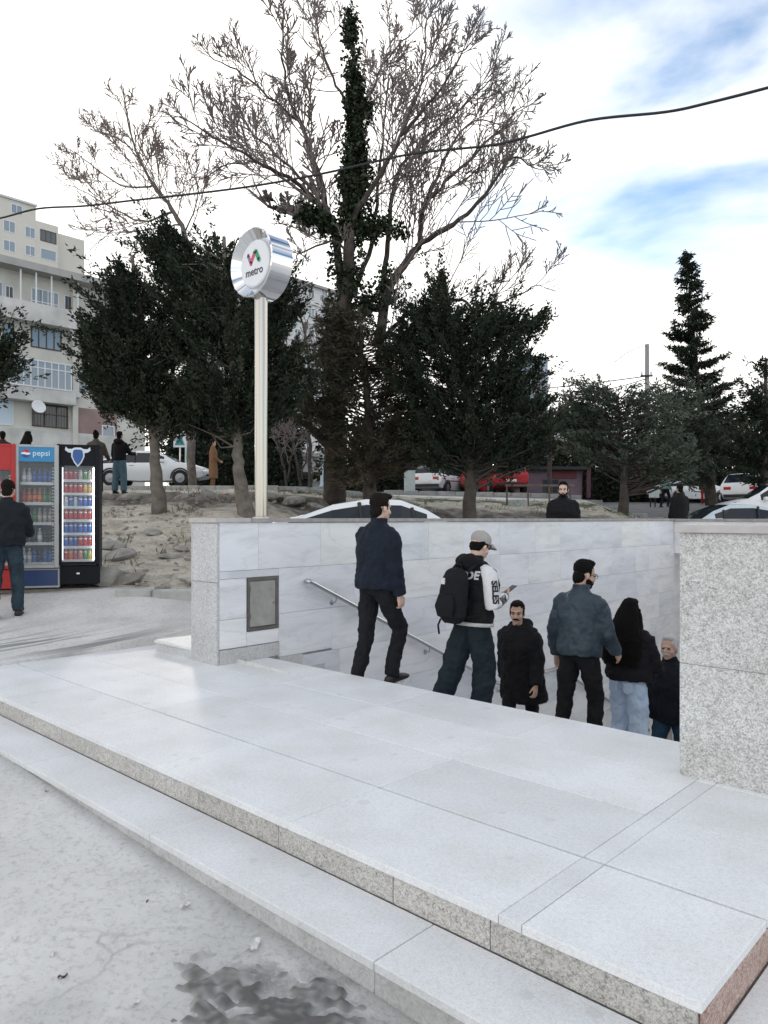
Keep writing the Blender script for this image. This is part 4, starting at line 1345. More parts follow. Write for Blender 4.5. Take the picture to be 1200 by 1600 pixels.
for (a, b_, c_, e_, mu_, fm_, gm_, rl) in [
    (-8, 4, 440, 476, 1, M_white, M_glassb, None), (8, 21, 447, 478, 1, M_white, M_glassd, None), (48, 92, 453, 482, 4, M_white, M_glassb, .3), (100, 112, 462, 486, 0, M_white, M_glassd, None),
    (4, 22, 505, 538, 0, M_brown, M_glassb, None), (48, 96, 513, 546, 3, M_brown, M_glassb, None),
    (124, 139, 528, 548, 1, M_white, M_glassb, None), (122, 136, 585, 611, 1, M_white, M_glassb, None), (150, 170, 545, 570, 1, M_white, M_glassd, None),
    (-10, 21, 622, 664, 0, M_white, mat("pale blue sheeting", (.55, .66, .75), .5), None)]:
    window(A, XA, bld_rect(XA, a, b_, c_, e_), mu_, fm_, gm_, rl)
# glazed balcony
rc = bld_rect(XA + 1.0, 14, 112, 563, 606)
window(A, XA + 1.0, rc, 8, M_white, M_glassb, .72)
boxpart(A, 'balcony_end', M_white, XA + .01, XA + .98, rc[1] - .06, rc[1], rc[2], rc[3])
# barred ground floor window
rc = bld_rect(XA, 50, 106, 628, 668)
wb = window(A, XA, rc, 2, M_brown, M_glassd)
bars = MB()
k = 0
while rc[0] + k * .22 < rc[1]:
    bars.tube([(.14, rc[0] + k * .22, rc[2]), (.14, rc[0] + k * .22, rc[3])], .022, 5); k += 1
for t in (.03, .5, .97):
    bars.box(.125, .15, rc[0], rc[1], rc[2] + (rc[3] - rc[2]) * t - .02, rc[2] + (rc[3] - rc[2]) * t + .02)
bars.build('window_bars', M_rust, wb)
rc = bld_rect(XA, 118, 182, 640, 692)
boxpart(A, 'shop_wall', mat("faded pink render", (.34, .24, .23), .9, var=.3, scale=.8), XA + .003, XA + .08, rc[0], rc[1], rc[2], rc[3])
window(A, XA + .08, bld_rect(XA, 158, 178, 665, 690), 0, M_white, M_glassb)
for (a, b_, c_, e_) in ((103, 112, 518, 531), (110, 120, 612, 623)):
    rc = bld_rect(XA, a, b_, c_, e_)
    boxpart(A, 'air_conditioner', M_greywall, XA + .36, XA + .75, rc[0], rc[1], rc[2], rc[3], ch=.02)
dish = MB().lathe([(.05, 0), (.35, .06), (.5, .16), (.49, .165), (.33, .075), (.04, .02)], 18, Matrix.Rotation(R(70), 4, 'Y'))
y_ = onwall_x(50, XA)[1]
dish.build('satellite_dish', M_white, A, loc=(1.05, y_ - yL, zA(640) - 2.2), smooth=True)
boxpart(A, 'plinth', M_parapet, XA + .004, XA + .25, yL, yR, 1.5, zA(672))

# taller beige block behind it
XB = -100.0 / onwall_x(0, -1)[0]
dB, _ = onwall_x(45, XB)
def zB(py): return EYE + (HY - py) / FPX * dB
ya, yb, yc = onwall_x(-80, XB)[1], onwall_x(56, XB)[1], onwall_x(91, XB)[1]
Bb = thing('apartment_building', 'tall pale beige block with stepped roof rising at the upper left', 'building', (XB, ya, 3.5))
boxpart(Bb, 'wall', M_cream2, XB - 12, XB, ya, yb, 0, zB(320))
boxpart(Bb, 'wall', M_cream2, XB - 12, XB - .01, yb + .01, yc, 0, zB(341))
boxpart(Bb, 'wall', M_cream2, XB - 13, XB - 1.5, yc + .01, yc + 4.5, 0, zB(345))
boxpart(Bb, 'cornice', M_greywall, XB - 12, XB + .3, ya, yb + .1, zB(320), zB(317))
boxpart(Bb, 'roof_box', M_cream2, XB - 8, XB - 3, ya + 8, yb - 4, zB(317), zB(306))
for (a, b_, c_, e_, mu_, fm_, gm_) in [
    (17, 35, 320, 335, 1, M_white, M_glassb), (5, 24, 345, 363, 1, M_white, M_glassb), (39, 55, 355, 372, 1, M_white, M_glassb), (63, 88, 361, 379, 2, M_brown, M_glassd),
    (5, 24, 376, 393, 1, M_white, M_glassb), (39, 55, 384, 400, 1, M_white, M_glassb), (63, 88, 390, 407, 0, M_white, M_glassb), (5, 24, 408, 425, 1, M_white, M_glassb), (39, 55, 414, 430, 1, M_white, M_glassb)]:
    window(Bb, XB, bld_rect(XB, a, b_, c_, e_), mu_, fm_, gm_)
# pale slab block seen through the branches
XC = -80.0 / onwall_x(440, -1)[0]
dC, _ = onwall_x(480, XC)
def zC(py): return EYE + (HY - py) / FPX * dC
ya, yb = onwall_x(395, XC)[1], onwall_x(540, XC)[1]
Cc = thing('apartment_building', 'grey white apartment block glimpsed between sign pole and ivy trunk', 'building', (XC, ya, 3.5))
boxpart(Cc, 'wall', M_greywall, XC - 12, XC, ya, yb, 0, zC(446))
boxpart(Cc, 'roof', M_roof, XC - 12, XC + .4, ya - .2, yb + .2, zC(446), zC(442))
for fl_ in range(7):
    for i in range(5):
        q0 = 451 + fl_ * 31
        p0 = 418 + i * 21
        window(Cc, XC, bld_rect(XC, p0, p0 + 10, q0, q0 + 15), 1, M_white, M_glassb if (fl_ + i) % 3 else M_glassd)
    boxpart(Cc, 'ledge', M_parapet, XC + .004, XC + .12, ya, yb, zC(451 + fl_ * 31 + 24), zC(451 + fl_ * 31 + 22))
# distant glass tower
XD = -190.0 / onwall_x(830, -1)[0]
dD, _ = onwall_x(838, XD)
def zD(py): return EYE + (HY - py) / FPX * dD
ya, yb = onwall_x(828, XD)[1], onwall_x(856, XD)[1]
Dd = thing('glass_tower', 'distant blue glass tower beside the dark juniper', 'building', (XD, ya, 4))
boxpart(Dd, 'wall', mat("blue grey facade", (.22, .30, .38), .4), XD - 9, XD, ya, yb, 0, zD(560))
boxpart(Dd, 'roof', M_roof, XD - 9, XD + .3, ya, yb, zD(560), zD(557))
for fl_ in range(6):
    for i in range(2):
        window(Dd, XD, bld_rect(XD, 830 + i * 13, 841 + i * 13, 563 + fl_ * 9, 570 + fl_ * 9), 1, M_greywall, glass_mat("blue tower glass", (.12, .25, .40), .1))
# low white building beyond the upper road
p0, p1 = at(395, 770, 47), at(520, 770, 47)
E_ = thing('low_building', 'low grey white building with dark awning behind the sign pole', 'building', (p0.x, p0.y, 2.6), YAW)
We = (p1 - p0).length
se = 47 / FPX
MB().box(0, We, 0, 5, 0, (770 - 702) * se).build('wall', M_greywall, E_)
MB().box(-.2, We + .2, -.3, 5.2, (770 - 702) * se, (770 - 697) * se).build('roof', M_parapet, E_)
MB().box(0, We, -.9, -.003, (770 - 733) * se, (770 - 727) * se).build('awning', M_dark, E_)
for i in range(4):
    MB().box(.3 + i * 1.25, 1.2 + i * 1.25, -.06, .0, .5, (770 - 736) * se).build('window', M_glassd, E_)
MB().box(We * .72, We * .72 + .9, -.08, -.001, .0, 1.25).build('door', M_white, E_)

# clipped hedge along the upper road
r = np.random.default_rng(91)
for (a, b_, dd, y0_, y1_, lab) in ((262, 470, 40, 690, 770, 'dark clipped hedge behind the white saloon and the brown coat'), (520, 880, 43, 715, 770, 'dark clipped hedge behind the white and red cars'), (860, 1260, 44, 705, 770, 'dark clipped hedge behind the olive trees')):
    q0, q1 = at(a, 770, dd), at(b_, 770, dd)
    root = thing('hedge', lab, 'hedge', (q0.x, q0.y, tz(q0.x, q0.y)), YAW)
    Wd = (q1 - q0).length; H_ = (770 - y0_) * dd / FPX
    n = int(Wd * H_ * 330)
    P = np.stack([r.random(n) * Wd, r.random(n) ** 2 * 1.0, r.random(n) * H_], -1)
    P[:, 2] *= .86 + .16 * np.sin(P[:, 0] * 1.3) * np.sin(P[:, 0] * .37 + 1)
    link('foliage', leaves_mesh('foliage', P, r.normal(size=(n, 3)) + np.array([0, -.4, .3]), .26 * (.6 + .7 * r.random(n)), .13 * (.6 + .7 * r.random(n)), r.random(n), M_leaf, 5), root)['kind'] = 'stuff'
    MB().box(.1, Wd - .1, .35, .7, -.5, H_ * .72).build('stems', M_bark, root)

# ------------------------------------------------------------------ kerbs, stones, bank
kb = thing('bank_kerb', 'long stone kerb along the top of the earth bank', 'kerb', (0, 0, 0))
r_ = random.Random(8)
for (a, b_, dd) in ((150, 560, 24.6), (600, 1060, 27.5)):
    x = a
    while x < b_:
        wpx = r_.uniform(24, 36)
        q0, q1 = at(x, HY, dd), at(x + wpx - .8, HY, dd)
        z = (tz(q0.x, q0.y) + tz(q1.x, q1.y)) / 2
        mb = MB().box(0, (q1 - q0).length, -.09, .09, -.25, .14, ch=.015)
        o = mb.build('kerb_stone', M_conc, kb, loc=(q0.x, q0.y, z)); o.rotation_euler = (r_.uniform(-.03, .03), r_.uniform(-.02, .02), YAW + r_.uniform(-.02, .02))
        x += wpx
def rock(px, py, d, size, label, m, seed, flat=.55, name='stone'):
    p = at(px, py, d)
    rr = np.random.default_rng(seed)
    bm = bmesh.new(); bmesh.ops.create_icosphere(bm, subdivisions=2, radius=1)
    pl = rr.normal(size=(9, 3)); pl /= np.linalg.norm(pl, axis=1, keepdims=True)
    for v in bm.verts:
        c_ = np.array(v.co)
        for q_ in pl:
            e_ = c_.dot(q_) - .72
            if e_ > 0: c_ = c_ - q_ * e_
        v.co = Vector(c_ * (1 + rr.normal() * .02)) * size
        v.co.z *= flat
    me = bpy.data.meshes.new(name); bm.to_mesh(me); bm.free(); me.materials.append(m)
    o = link(name, me, None, (p.x, p.y, tz(p.x, p.y) + size * flat * .35)); o.rotation_euler = (rr.normal() * .15, rr.normal() * .15, rr.random() * 6)
    return tag(o, label, 'stone')
M_stone = mat("grey field stone", (.36, .34, .31), .95, var=.45, scale=6, bump=.4)
rock(172, 822, 13.2, .32, 'flat pale stone lying highest on the earth bank', M_stone, 1, .3)
rock(188, 846, 12.4, .30, 'dark broad stone midway up the bank beside the black fridge', M_stone, 2, .45)
rock(168, 898, 10.7, .27, 'upright grey stone at the foot of the black fridge', M_stone, 3, .8)
rock(205, 900, 10.8, .24, 'rounded stone right of the fridge foot', M_stone, 4, .5)
rock(265, 845, 12.4, .20, 'small flat stone on the bank left of the pier', M_stone, 5, .3)
rock(285, 828, 13.0, .16, 'small stone on the bank close to the pier top', M_stone, 6, .4)
rock(240, 810, 14.5, .22, 'low stone under the nearest juniper trunk', M_stone, 7, .35)
rock(255, 917, 10.4, .14, 'little stone just above the street kerb', M_stone, 9, .4)
for i, (px, d, s_) in enumerate(((165, 20.5, .30), (205, 20.2, .36), (285, 20.2, .30), (330, 20.3, .36), (425, 20.5, .38), (460, 20.3, .42), (495, 20.0, .3), (640, 22, .35))):
    rock(px, 790, d, s_, ['rough bank boulder below the jeans clad walker', 'rough bank boulder under the rear wheel of the white saloon', 'rough bank boulder under the middle of the white saloon', 'rough bank boulder below the brown coat', 'rough bank boulder just right of the sign pole', 'rough bank boulder between sign pole and ivy trunk', 'rough bank boulder at the foot of the ivy trunk', 'rough bank boulder below the bollard bin'][i], M_stone, 20 + i, .45, 'boulder')
# rubble and dry tufts on the bank
rr = np.random.default_rng(77)
mb = MB()
for i in range(420):
    px, dd = rr.uniform(140, 330), rr.uniform(10.5, 19.5)
    if i > 300: px, dd = rr.uniform(330, 1050), rr.uniform(19, 25)
    p = at(px, HY, dd); s_ = rr.uniform(.015, .07) * (1.6 if i > 300 else 1)
    mb.ell((p.x, p.y, tz(p.x, p.y) + rr.normal() * .02), (s_, s_ * rr.uniform(.6, 1), s_ * rr.uniform(.3, .6)), 5, 4, rot=Euler((rr.normal() * .3, rr.normal() * .3, rr.random() * 6)).to_matrix())
rb = mb.build('rubble', M_stone); struct(rb, 'loose rubble and pebbles strewn over the earth bank', 'stuff')
n = 5000
px, dd = rr.uniform(150, 1050, n), rr.uniform(11, 25, n)
keep = (px < 330) | (dd > 19.5); px, dd = px[keep], dd[keep]
cl = rr.integers(0, 260, len(px)); cpx, cdd = rr.uniform(150, 1050, 260), rr.uniform(11.5, 25, 260)
cdd = np.where(cpx > 330, np.maximum(cdd, 20), cdd)
P = np.array([at(cpx[c_] + rr.normal() * 7, HY, cdd[c_] + rr.normal() * .12) for c_ in cl])
P[:, 2] = terrain(P[:, 0], P[:, 1]) + .0
gr_ = link('dry_grass', leaves_mesh('dry_grass', P, rr.normal(size=P.shape) * .45 + np.array([0, 0, 1.]), .16 * (.5 + rr.random(len(P))), .012 + .01 * rr.random(len(P)), rr.random(len(P)), attr_mat("dry grass blades", [(.10, .09, .05), (.16, .14, .09), (.08, .10, .04), (.24, .21, .15)]), 3))
struct(gr_, 'thin dry grass tufts on the earth bank', 'stuff')
sk = thing('street_kerb', 'short broken concrete kerb along the street below the bank', 'kerb', (0, 0, 0))
for a, b_ in ((182, 238), (240, 312)):
    q0, q1 = at(a, 930, 10.0), at(b_, 928, 10.0)
    o = MB().box(0, (q1 - q0).length, -.08, .12, -.2, .06, ch=.02).build('kerb_stone', M_conc, sk, loc=(q0.x, q0.y, tz(q0.x, q0.y) + .02)); o.rotation_euler = (0, 0, YAW + R(2))

# ------------------------------------------------------------------ cars
M_tyre = mat("tyre rubber", (.015, .015, .016), .85)
M_rim = mat("alloy rim", (.30, .30, .31), .45, .7)
M_carglass = glass_mat("car glass", (.012, .018, .026), .1, spec=.35)
M_lampred = mat("red tail lamp", (.45, .02, .02), .2)
M_lampwhite = mat("clear head lamp", (.75, .76, .78), .15)
M_plate = mat("number plate", (.75, .75, .73), .5)
CAR_WHITE = mat("white car paint", (.80, .81, .82), .25, var=.04, spec=.6)
CAR_RED = mat("red car paint", (.42, .015, .02), .25, var=.05, spec=.6)
CAR_SILVER = mat("pale blue silver car paint", (.55, .62, .67), .25, var=.05, spec=.6)
SEDAN = [(-2.28, .55, .62, .78), (-2.22, .40, .80, .96), (-1.85, .30, .88, 1.06), (-1.45, .28, .90, 1.16), (-.95, .24, .92, 1.34), (-.35, .22, .92, 1.44), (.25, .22, .92, 1.43), (.70, .22, .92, 1.26), (1.15, .24, .92, .99), (1.75, .30, .86, .90), (2.15, .36, .74, .78), (2.30, .45, .58, .62)]
HATCH = [(-2.0, .50, .70, .90), (-1.96, .36, .95, 1.05), (-1.80, .30, .98, 1.30), (-1.55, .28, .98, 1.46), (-.9, .24, .97, 1.52), (0, .22, .96, 1.53), (.45, .22, .95, 1.45), (.8, .22, .95, 1.2), (1.15, .24, .94, 1.02), (1.6, .3, .88, .92), (1.92, .36, .74, .78), (2.02, .45, .58, .62)]
def car(name, label, loc, rz, paint, prof=SEDAN, group='parked cars'):
    root = thing(name, label, 'car', loc, rz, group)
    W_ = .89
    rings = []
    for (x, zb_, zm, zt_) in prof:
        e_ = 1 - .10 * max(0, (abs(x) - 1.5) / .8) ** 2
        cab = max(0.0, min(1.0, (zt_ - zm) / .45))
        wt = W_ * e_ * (1 - .26 * cab)
        h = [(0, zb_), (W_ * e_ * .86, zb_), (W_ * e_ * .99, (zb_ + zm) * .5), (W_ * e_, zm - .10), (W_ * e_ * .965, zm), (wt, zt_ - .02 - .03 * (1 - cab) - .095 * cab), (wt * .88, zt_ - .02), (0, zt_)]
        rings.append((x, h))
    k = len(rings[0][1])
    body, glass = MB(), MB()
    for side in (1, -1):
        for i in range(len(rings) - 1):
            x0, h0 = rings[i]; x1, h1 = rings[i + 1]
            for j in range(k - 1):
                vs = [(x0, side * h0[j][0], h0[j][1]), (x1, side * h1[j][0], h1[j][1]), (x1, side * h1[j + 1][0], h1[j + 1][1]), (x0, side * h0[j + 1][0], h0[j + 1][1])]
                c0, c1 = h0[7][1] - h0[4][1], h1[7][1] - h1[4][1]
                isg = (j == 4 and c0 > .14 and c1 > .14) or (j == 6 and min(c0, c1) < .40 and max(c0, c1) > .22 and abs(c1 - c0) > .12)
                f = (0, 1, 2, 3) if side < 0 else (3, 2, 1, 0)
                (glass if isg else body).add(vs, [f])
        for (x, h), sgn_ in ((rings[0], -1), (rings[-1], 1)):
            body.add([(x, side * a, b_) for a, b_ in h], [tuple(range(k))])
    o = body.build('body', paint, root)
    bm = bmesh.new(); bm.from_mesh(o.data); bmesh.ops.remove_doubles(bm, verts=bm.verts, dist=.001); bmesh.ops.recalc_face_normals(bm, faces=bm.faces)
    for f in bm.faces: f.smooth = True
    bm.to_mesh(o.data); bm.free(); o.data.set_sharp_from_angle(angle=R(38))
    g = glass.build('windows', M_carglass, root)
    bm = bmesh.new(); bm.from_mesh(g.data); bmesh.ops.remove_doubles(bm, verts=bm.verts, dist=.001); bm.to_mesh(g.data); bm.free()
    # pillars over the side glass
    for side in (1, -1):
        for xp in (-.42, .50):
            zt_ = np.interp(xp, [p[0] for p in prof], [p[3] for p in prof])
            wt = W_ * (1 - .26)
            MB().tube([(xp, side * W_ * .972, .93), (xp - .06, side * (wt + .012), zt_ - .07)], .035, 6).build('pillar', M_black, root)
    xw = (-1.38, 1.36) if prof is SEDAN else (-1.25, 1.22)
    for x in xw:
        for side in (1, -1):
            wl = MB().lathe([(.20, -.10), (.31, -.10), (.325, -.05), (.325, .06), (.31, .10), (.21, .10)], 24, Matrix.Rotation(R(90), 4, 'X'))
            wo = wl.build('wheel', M_tyre, root, smooth=True, auto=40, loc=(x, side * (W_ - .09), .325))
            rm = MB().lathe([(.17, 0), (.185, .008), (.07, .012), (.05, .018)], 18, Matrix.Rotation(R(-90 * side), 4, 'X') @ Matrix.Translation((0, 0, .098)))
            rm.build('rim', M_rim, wo, smooth=True, auto=30)
            MB().tube([(x + .36 * math.cos(q_), side * (W_ + .004), .335 + .36 * math.sin(q_)) for q_ in np.linspace(R(-8), R(188), 15)], [(.022, .03)] * 15, 6, lat=(0, 1, 0)).build('wheel_arch', M_black, root)
    xr, xf = prof[0][0], prof[-1][0]
    for side in (1, -1):
        MB().box(xr - .01, xr + .22, side * .55 - .17, side * .55 + .17, .70, .86, ch=.02).build('tail_lamp', M_lampred, root)
        MB().box(xf - .30, xf - .06, side * .58 - .16, side * .58 + .16, .60, .72, ch=.02).build('headlight', M_lampwhite, root)
        MB().box(.62, .76, side * .99 - .08, side * .99 + .08, .93, 1.05, ch=.02).build('mirror', paint, root)
        for xd in (-.55, .35):
            MB().box(xd - .09, xd + .09, side * .895 - .012, side * .895 + .012, .80, .825).build('door_handle', M_rim, root)
    MB().box(xr - .025, xr - .005, -.26, .26, .55, .67).build('number_plate', M_plate, root)
    MB().box(xf - .03, xf + .012, -.5, .5, .42, .52, ch=.01).build('grille', M_black, root)
    MB().box(xr - .03, xr + .1, -.72, .72, .36, .50, ch=.02).build('bumper', M_black, root)
    return root
def cloc(px, d, z=None):
    p = at(px, HY, d)
    return (p.x, p.y, tz(p.x, p.y) if z is None else z)
car('parked_car', 'white saloon on the upper road beside the brown coat', cloc(238, 30), YAW, CAR_WHITE)
car('parked_car', 'white car with arched roof just behind the marble wall', cloc(600, 13.6), YAW + R(4), CAR_WHITE)
car('parked_car', 'white hatchback seen from behind near the pale bin', cloc(690, 39), YAW + R(62), CAR_WHITE, HATCH)
car('parked_car', 'red car beside the white hatchback under the juniper', cloc(757, 40), YAW + R(70), CAR_RED, HATCH)
car('parked_car', 'red car nearer the railing behind the juniper trunk', cloc(782, 36.5), YAW + R(95), CAR_RED, HATCH)
car('parked_car', 'pale silver car roof behind the wall by the granite parapet', cloc(1138, 20.5), YAW + R(180), CAR_SILVER)
car('parked_car', 'white hatchback at the right under the dark conifer', cloc(1168, 36), YAW + R(55), CAR_WHITE, HATCH)
car('parked_car', 'white car cut by the right edge of the picture', cloc(1218, 23.5, 1.05), YAW + R(170), CAR_WHITE, HATCH)
car('parked_car', 'small distant silver car left of the sign pole', cloc(392, 47), YAW + R(20), CAR_SILVER)
car('parked_car', 'small distant white car between the olive trunks', cloc(1078, 42), YAW + R(15), CAR_WHITE)

# ------------------------------------------------------------------ fridges and drinks
FD = 10.1
FS = FD / FPX
FR_ROT = YAW + R(17)
def fridge(label, fd, px0, px1, top, bot, frame_m, base_m, inner_m, header_h, nshelf, lit):
    FS = fd / FPX
    p = at((px0 + px1) / 2, bot, fd)
    root = thing('drink_fridge', label, 'fridge', (p.x, p.y, p.z), FR_ROT, 'drink fridges')
    Wd, H_ = (px1 - px0) * FS, (bot - top) * FS
    h = Wd / 2; dp_ = .58; t = .045
    zb0 = H_ * .135
    MB().box(-h, h, .012, dp_, 0, zb0, ch=.01).build('base', base_m, root)
    sh = MB()
    sh.box(-h, -h + t, .03, dp_, zb0 + .002, H_, ch=.006); sh.box(h - t, h, .03, dp_, zb0 + .002, H_, ch=.006)
    sh.box(-h + t, h - t, dp_ - .04, dp_ - .002, zb0 + .002, H_ - .004); sh.box(-h + t, h - t, .03, dp_ - .04, H_ - .05, H_ - .004)
    sh.build('cabinet', frame_m, root)
    MB().box(-h + t, h - t, dp_ - .06, dp_ - .042, zb0 + .01, H_ - .052).build('back_panel', inner_m, root)
    MB().box(-h + t, h - t, .04, dp_ - .062, zb0 + .003, zb0 + .02).build('inner_floor', inner_m, root)
    d_ = MB(); b0 = zb0 + .05; hh = H_ - header_h
    d_.box(-h + .006, -h + .062, -.03, .028, zb0 + .01, H_ - .01, ch=.006); d_.box(h - .062, h - .006, -.03, .028, zb0 + .01, H_ - .01, ch=.006)
    d_.box(-h + .062, h - .062, -.029, .027, zb0 + .01, b0); d_.box(-h + .062, h - .062, -.029, .027, H_ - .04, H_ - .011)
    door = d_.build('door', frame_m, root)
    MB().box(-h + .06, h - .06, -.012, -.006, b0, hh).build('pane', M_pane, door)
    MB().tube([(-h + .03, -.035, H_ * .42), (-h + .03, -.06, H_ * .44), (-h + .03, -.06, H_ * .56), (-h + .03, -.035, H_ * .58)], .012, 8).build('handle', M_black, door)
    zs = []
    for i in range(nshelf):
        z = b0 + .01 + (hh - b0 - .03) * i / nshelf
        zs.append(z)
        s_ = MB().box(-h + .07, h - .07, .08, dp_ - .07, z - .012, z)
        s_.box(-h + .07, h - .07, .066, .079, z - .016, z + .022)
        s_.build('shelf', M_shelf, root)
    if lit:
        MB().box(h - .085, h - .067, .03, .05, b0 + .02, hh - .02).build('light_strip', emit_mat("fridge light tube", (.95, .97, 1.0), 3.0), root)
        MB().box(-h + .067, -h + .08, .035, .05, b0 + .02, hh - .02).build('light_strip', emit_mat("fridge light tube small", (.95, .97, 1.0), .5), root)
    else:
        for k in range(30):
            MB().box(h - .10, h - .07, .06, .075, b0 + .04 + k * (hh - b0 - .08) / 30, b0 + .055 + k * (hh - b0 - .08) / 30).build('shelf_rack', M_shelf, root)
    return root, h, zs, hh, H_, zb0
M_pane, n_, b_ = new_mat("fridge door glass")
b_.inputs['Base Color'].default_value = (.55, .60, .63, 1); b_.inputs['Roughness'].default_value = .05; b_.inputs['Alpha'].default_value = .10
M_shelf = mat("grey shelf wire", (.50, .52, .54), .5, .3)
M_fgrey = mat("silver fridge casing", (.42, .43, .43), .45, .3, var=.15, scale=6)
M_fblack = mat("black fridge casing", (.006, .007, .011), .55, var=.1, spec=.2)
M_fblue = mat("dark blue panel", (.015, .04, .13), .4, var=.1)
M_fred = mat("red fridge casing", (.45, .012, .012), .4, var=.15)
M_inner = mat("white fridge lining", (.70, .72, .74), .6)
M_inner_d = mat("grey fridge lining", (.10, .115, .12), .6)
M_tin = mat("bright tin", (.70, .70, .72), .3, .9)
def can_mesh(name, col, tall, rad, bottle):
    m_ = mat(name + " drink label", col, .35, .0, var=.35, scale=30)
    mb = MB()
    if bottle:
        mb.lathe([(rad * .9, 0), (rad, .008), (rad, tall * .20)], 12, mi=1)
        mb.lathe([(rad * 1.01, tall * .20), (rad * 1.01, tall * .55)], 12, mi=0)
        mb.lathe([(rad, tall * .55), (rad * .9, tall * .68), (rad * .42, tall * .86), (rad * .40, tall * .93)], 12, mi=1)
        mb.lathe([(rad * .46, tall * .93), (rad * .46, tall)], 12, mi=0)
    else:
        mb.lathe([(rad * .82, 0), (rad, .012), (rad, tall - .014), (rad * .82, tall - .001)], 12, mi=0)
        mb.lathe([(rad * .86, tall - .001), (rad * .84, tall + .004)], 12, mi=1)
        mb.lathe([(rad * .80, -.002), (rad * .84, .002)], 12, mi=1)
        mb.lathe([(rad * 1.008, tall * .70), (rad * 1.008, tall * .86)], 12, mi=1)
    return mb.mesh(name, [m_, M_tin if not bottle else mat(name + " drink", tuple(c_ * .45 + .015 for c_ in col), .15)], True)
ORD = ['lowest', 'second lowest', 'third lowest', 'fourth lowest', 'fifth lowest', 'sixth lowest', 'top']
def fill(root, h, zs, rows_, which, bottle, tall, rad):
    Mw = Matrix.Translation(root.location) @ Matrix.Rotation(FR_ROT, 4, 'Z')
    cache = {}
    for i, row in enumerate(rows_):
        n = len(row)
        x0, x1 = -h + .105, h - .13
        for k, (cn, col) in enumerate(row):
            key = cn
            if key not in cache: cache[key] = can_mesh('bottle' if bottle else 'can', col, tall, rad, bottle)
            o = link('drink_bottle' if bottle else 'drink_can', cache[key])
            p = Mw @ Vector((x0 + (x1 - x0) * (k / (n - 1) if n > 1 else .5), .125 + .01 * ((k * 7) % 3), zs[i] + .003))
            o.location = p; o.rotation_euler = (0, 0, FR_ROT + k)
            lv = ORD[i] if i < len(zs) - 1 else 'top'
            tag(o, '%s drink %s on the %s shelf of the %s fridge' % (cn, 'bottle' if bottle else 'can', lv, which), 'bottle' if bottle else 'can', '%s drinks on the %s shelf of the %s fridge' % (cn, lv, which))
RD, BL, WH, OR, YE, GR, PK, DB, LT = ('red', (.55, .02, .03)), ('blue', (.03, .13, .50)), ('white', (.70, .72, .75)), ('orange', (.70, .16, .02)), ('yellow', (.55, .50, .03)), ('green', (.06, .25, .06)), ('pink', (.60, .10, .18)), ('dark', (.02, .015, .02)), ('pale', (.50, .47, .40))
blk = fridge('tall black fridge with bull emblem and lit shelves of cans', 10.25, 91, 153, 694, 913, M_fblack, M_fblack, M_inner, .30, 7, True)
fill(blk[0], blk[1], blk[2], [[RD, OR, PK, ('salmon', (.6, .22, .15)), GR, YE], [BL, BL, BL, RD, RD, RD], [BL, BL, BL, BL, BL, BL], [RD, RD, RD, RD, RD, RD], [WH, BL, WH, BL, BL, BL], [RD, RD, RD, RD, ('gold', (.6, .38, .1)), ('gold', (.6, .38, .1))], [PK, RD, PK, LT, GR, LT]], 'black', False, .150, .030)
gry = fridge('tall silver fridge with blue header and bottles', 10.05, 25, 90, 694, 919, M_fgrey, M_fgrey, M_inner_d, .24, 5, False)
fill(gry[0], gry[1], gry[2], [[WH, WH, BL, DB, BL, BL], [DB, DB, DB, WH, DB, DB], [LT, LT, GR, LT, LT, LT], [RD, OR, OR, OR, GR, GR], [WH, WH, BL, BL, BL, BL]], 'silver', True, .21, .030)
redf = fridge('red fridge cut by the left edge of the picture', 9.87, -42, 22, 692, 921, M_fred, M_fred, M_inner_d, .36, 4, False)
fill(redf[0], redf[1], redf[2], [[RD, RD, DB, RD, RD]] * 4, 'red', True, .24, .030)
# front trim
root, h, zs, hh, H_, zb0 = gry
MB().box(-h + .02, h - .02, .002, .011, .03, zb0 - .02, ch=.003).build('kick_panel', M_fblue, root)
MB().box(-h + .063, h - .063, -.024, .026, hh + .002, H_ - .042).build('header_panel', mat("bright blue header", (.02, .22, .45), .35), root)
lg = MB().lathe([(.055, 0), (.055, .004)], 28, Matrix.Rotation(R(90), 4, 'X')).build('emblem', mat("emblem white", (.8, .8, .8), .4), root, loc=(-h + .15, -.0245, hh + .11))
def half(sgn_, m_, nm):
    pts = [(.055 * math.cos(a), .055 * math.sin(a)) for a in np.linspace(R(12), R(168), 14)]
    pts += [(-.02, .022), (.015, .012)]
    pts = [(x * 1.0, y * sgn_) for x, y in pts]
    if sgn_ < 0: pts = [(-x, y) for x, y in pts][::1]
    mb = MB().prism(pts, .003, Matrix.Rotation(R(90), 4, 'X'))
    return fixn(mb.build(nm, m_, lg, loc=(0, -.0045, 0)))
half(1, mat("emblem red", (.50, .02, .04), .4), 'emblem_half'); half(-1, mat("emblem blue", (.01, .06, .30), .4), 'emblem_half')
tm = text_mesh('pepsi', .105, .001, .001); tm.materials.append(mat("header lettering", (.55, .72, .85), .5))
o = link('lettering', tm, root, (.06, -.0265, hh + .115)); o.rotation_euler = (R(90), 0, 0)
root, h, zs, hh, H_, zb0 = blk
MB().box(-h + .063, h - .063, -.024, .026, hh + .002, H_ - .042).build('header_panel', M_fblack, root)
bull = [(-.155, .105), (-.165, .06), (-.13, .03), (-.085, .02), (-.085, -.03), (-.05, -.11), (0, -.175), (.05, -.11), (.085, -.03), (.085, .02), (.13, .03), (.165, .06), (.155, .105), (.125, .075), (.075, .075), (.04, .095), (-.04, .095), (-.075, .075), (-.125, .075)]
Mb = Matrix.Rotation(R(90), 4, 'X')
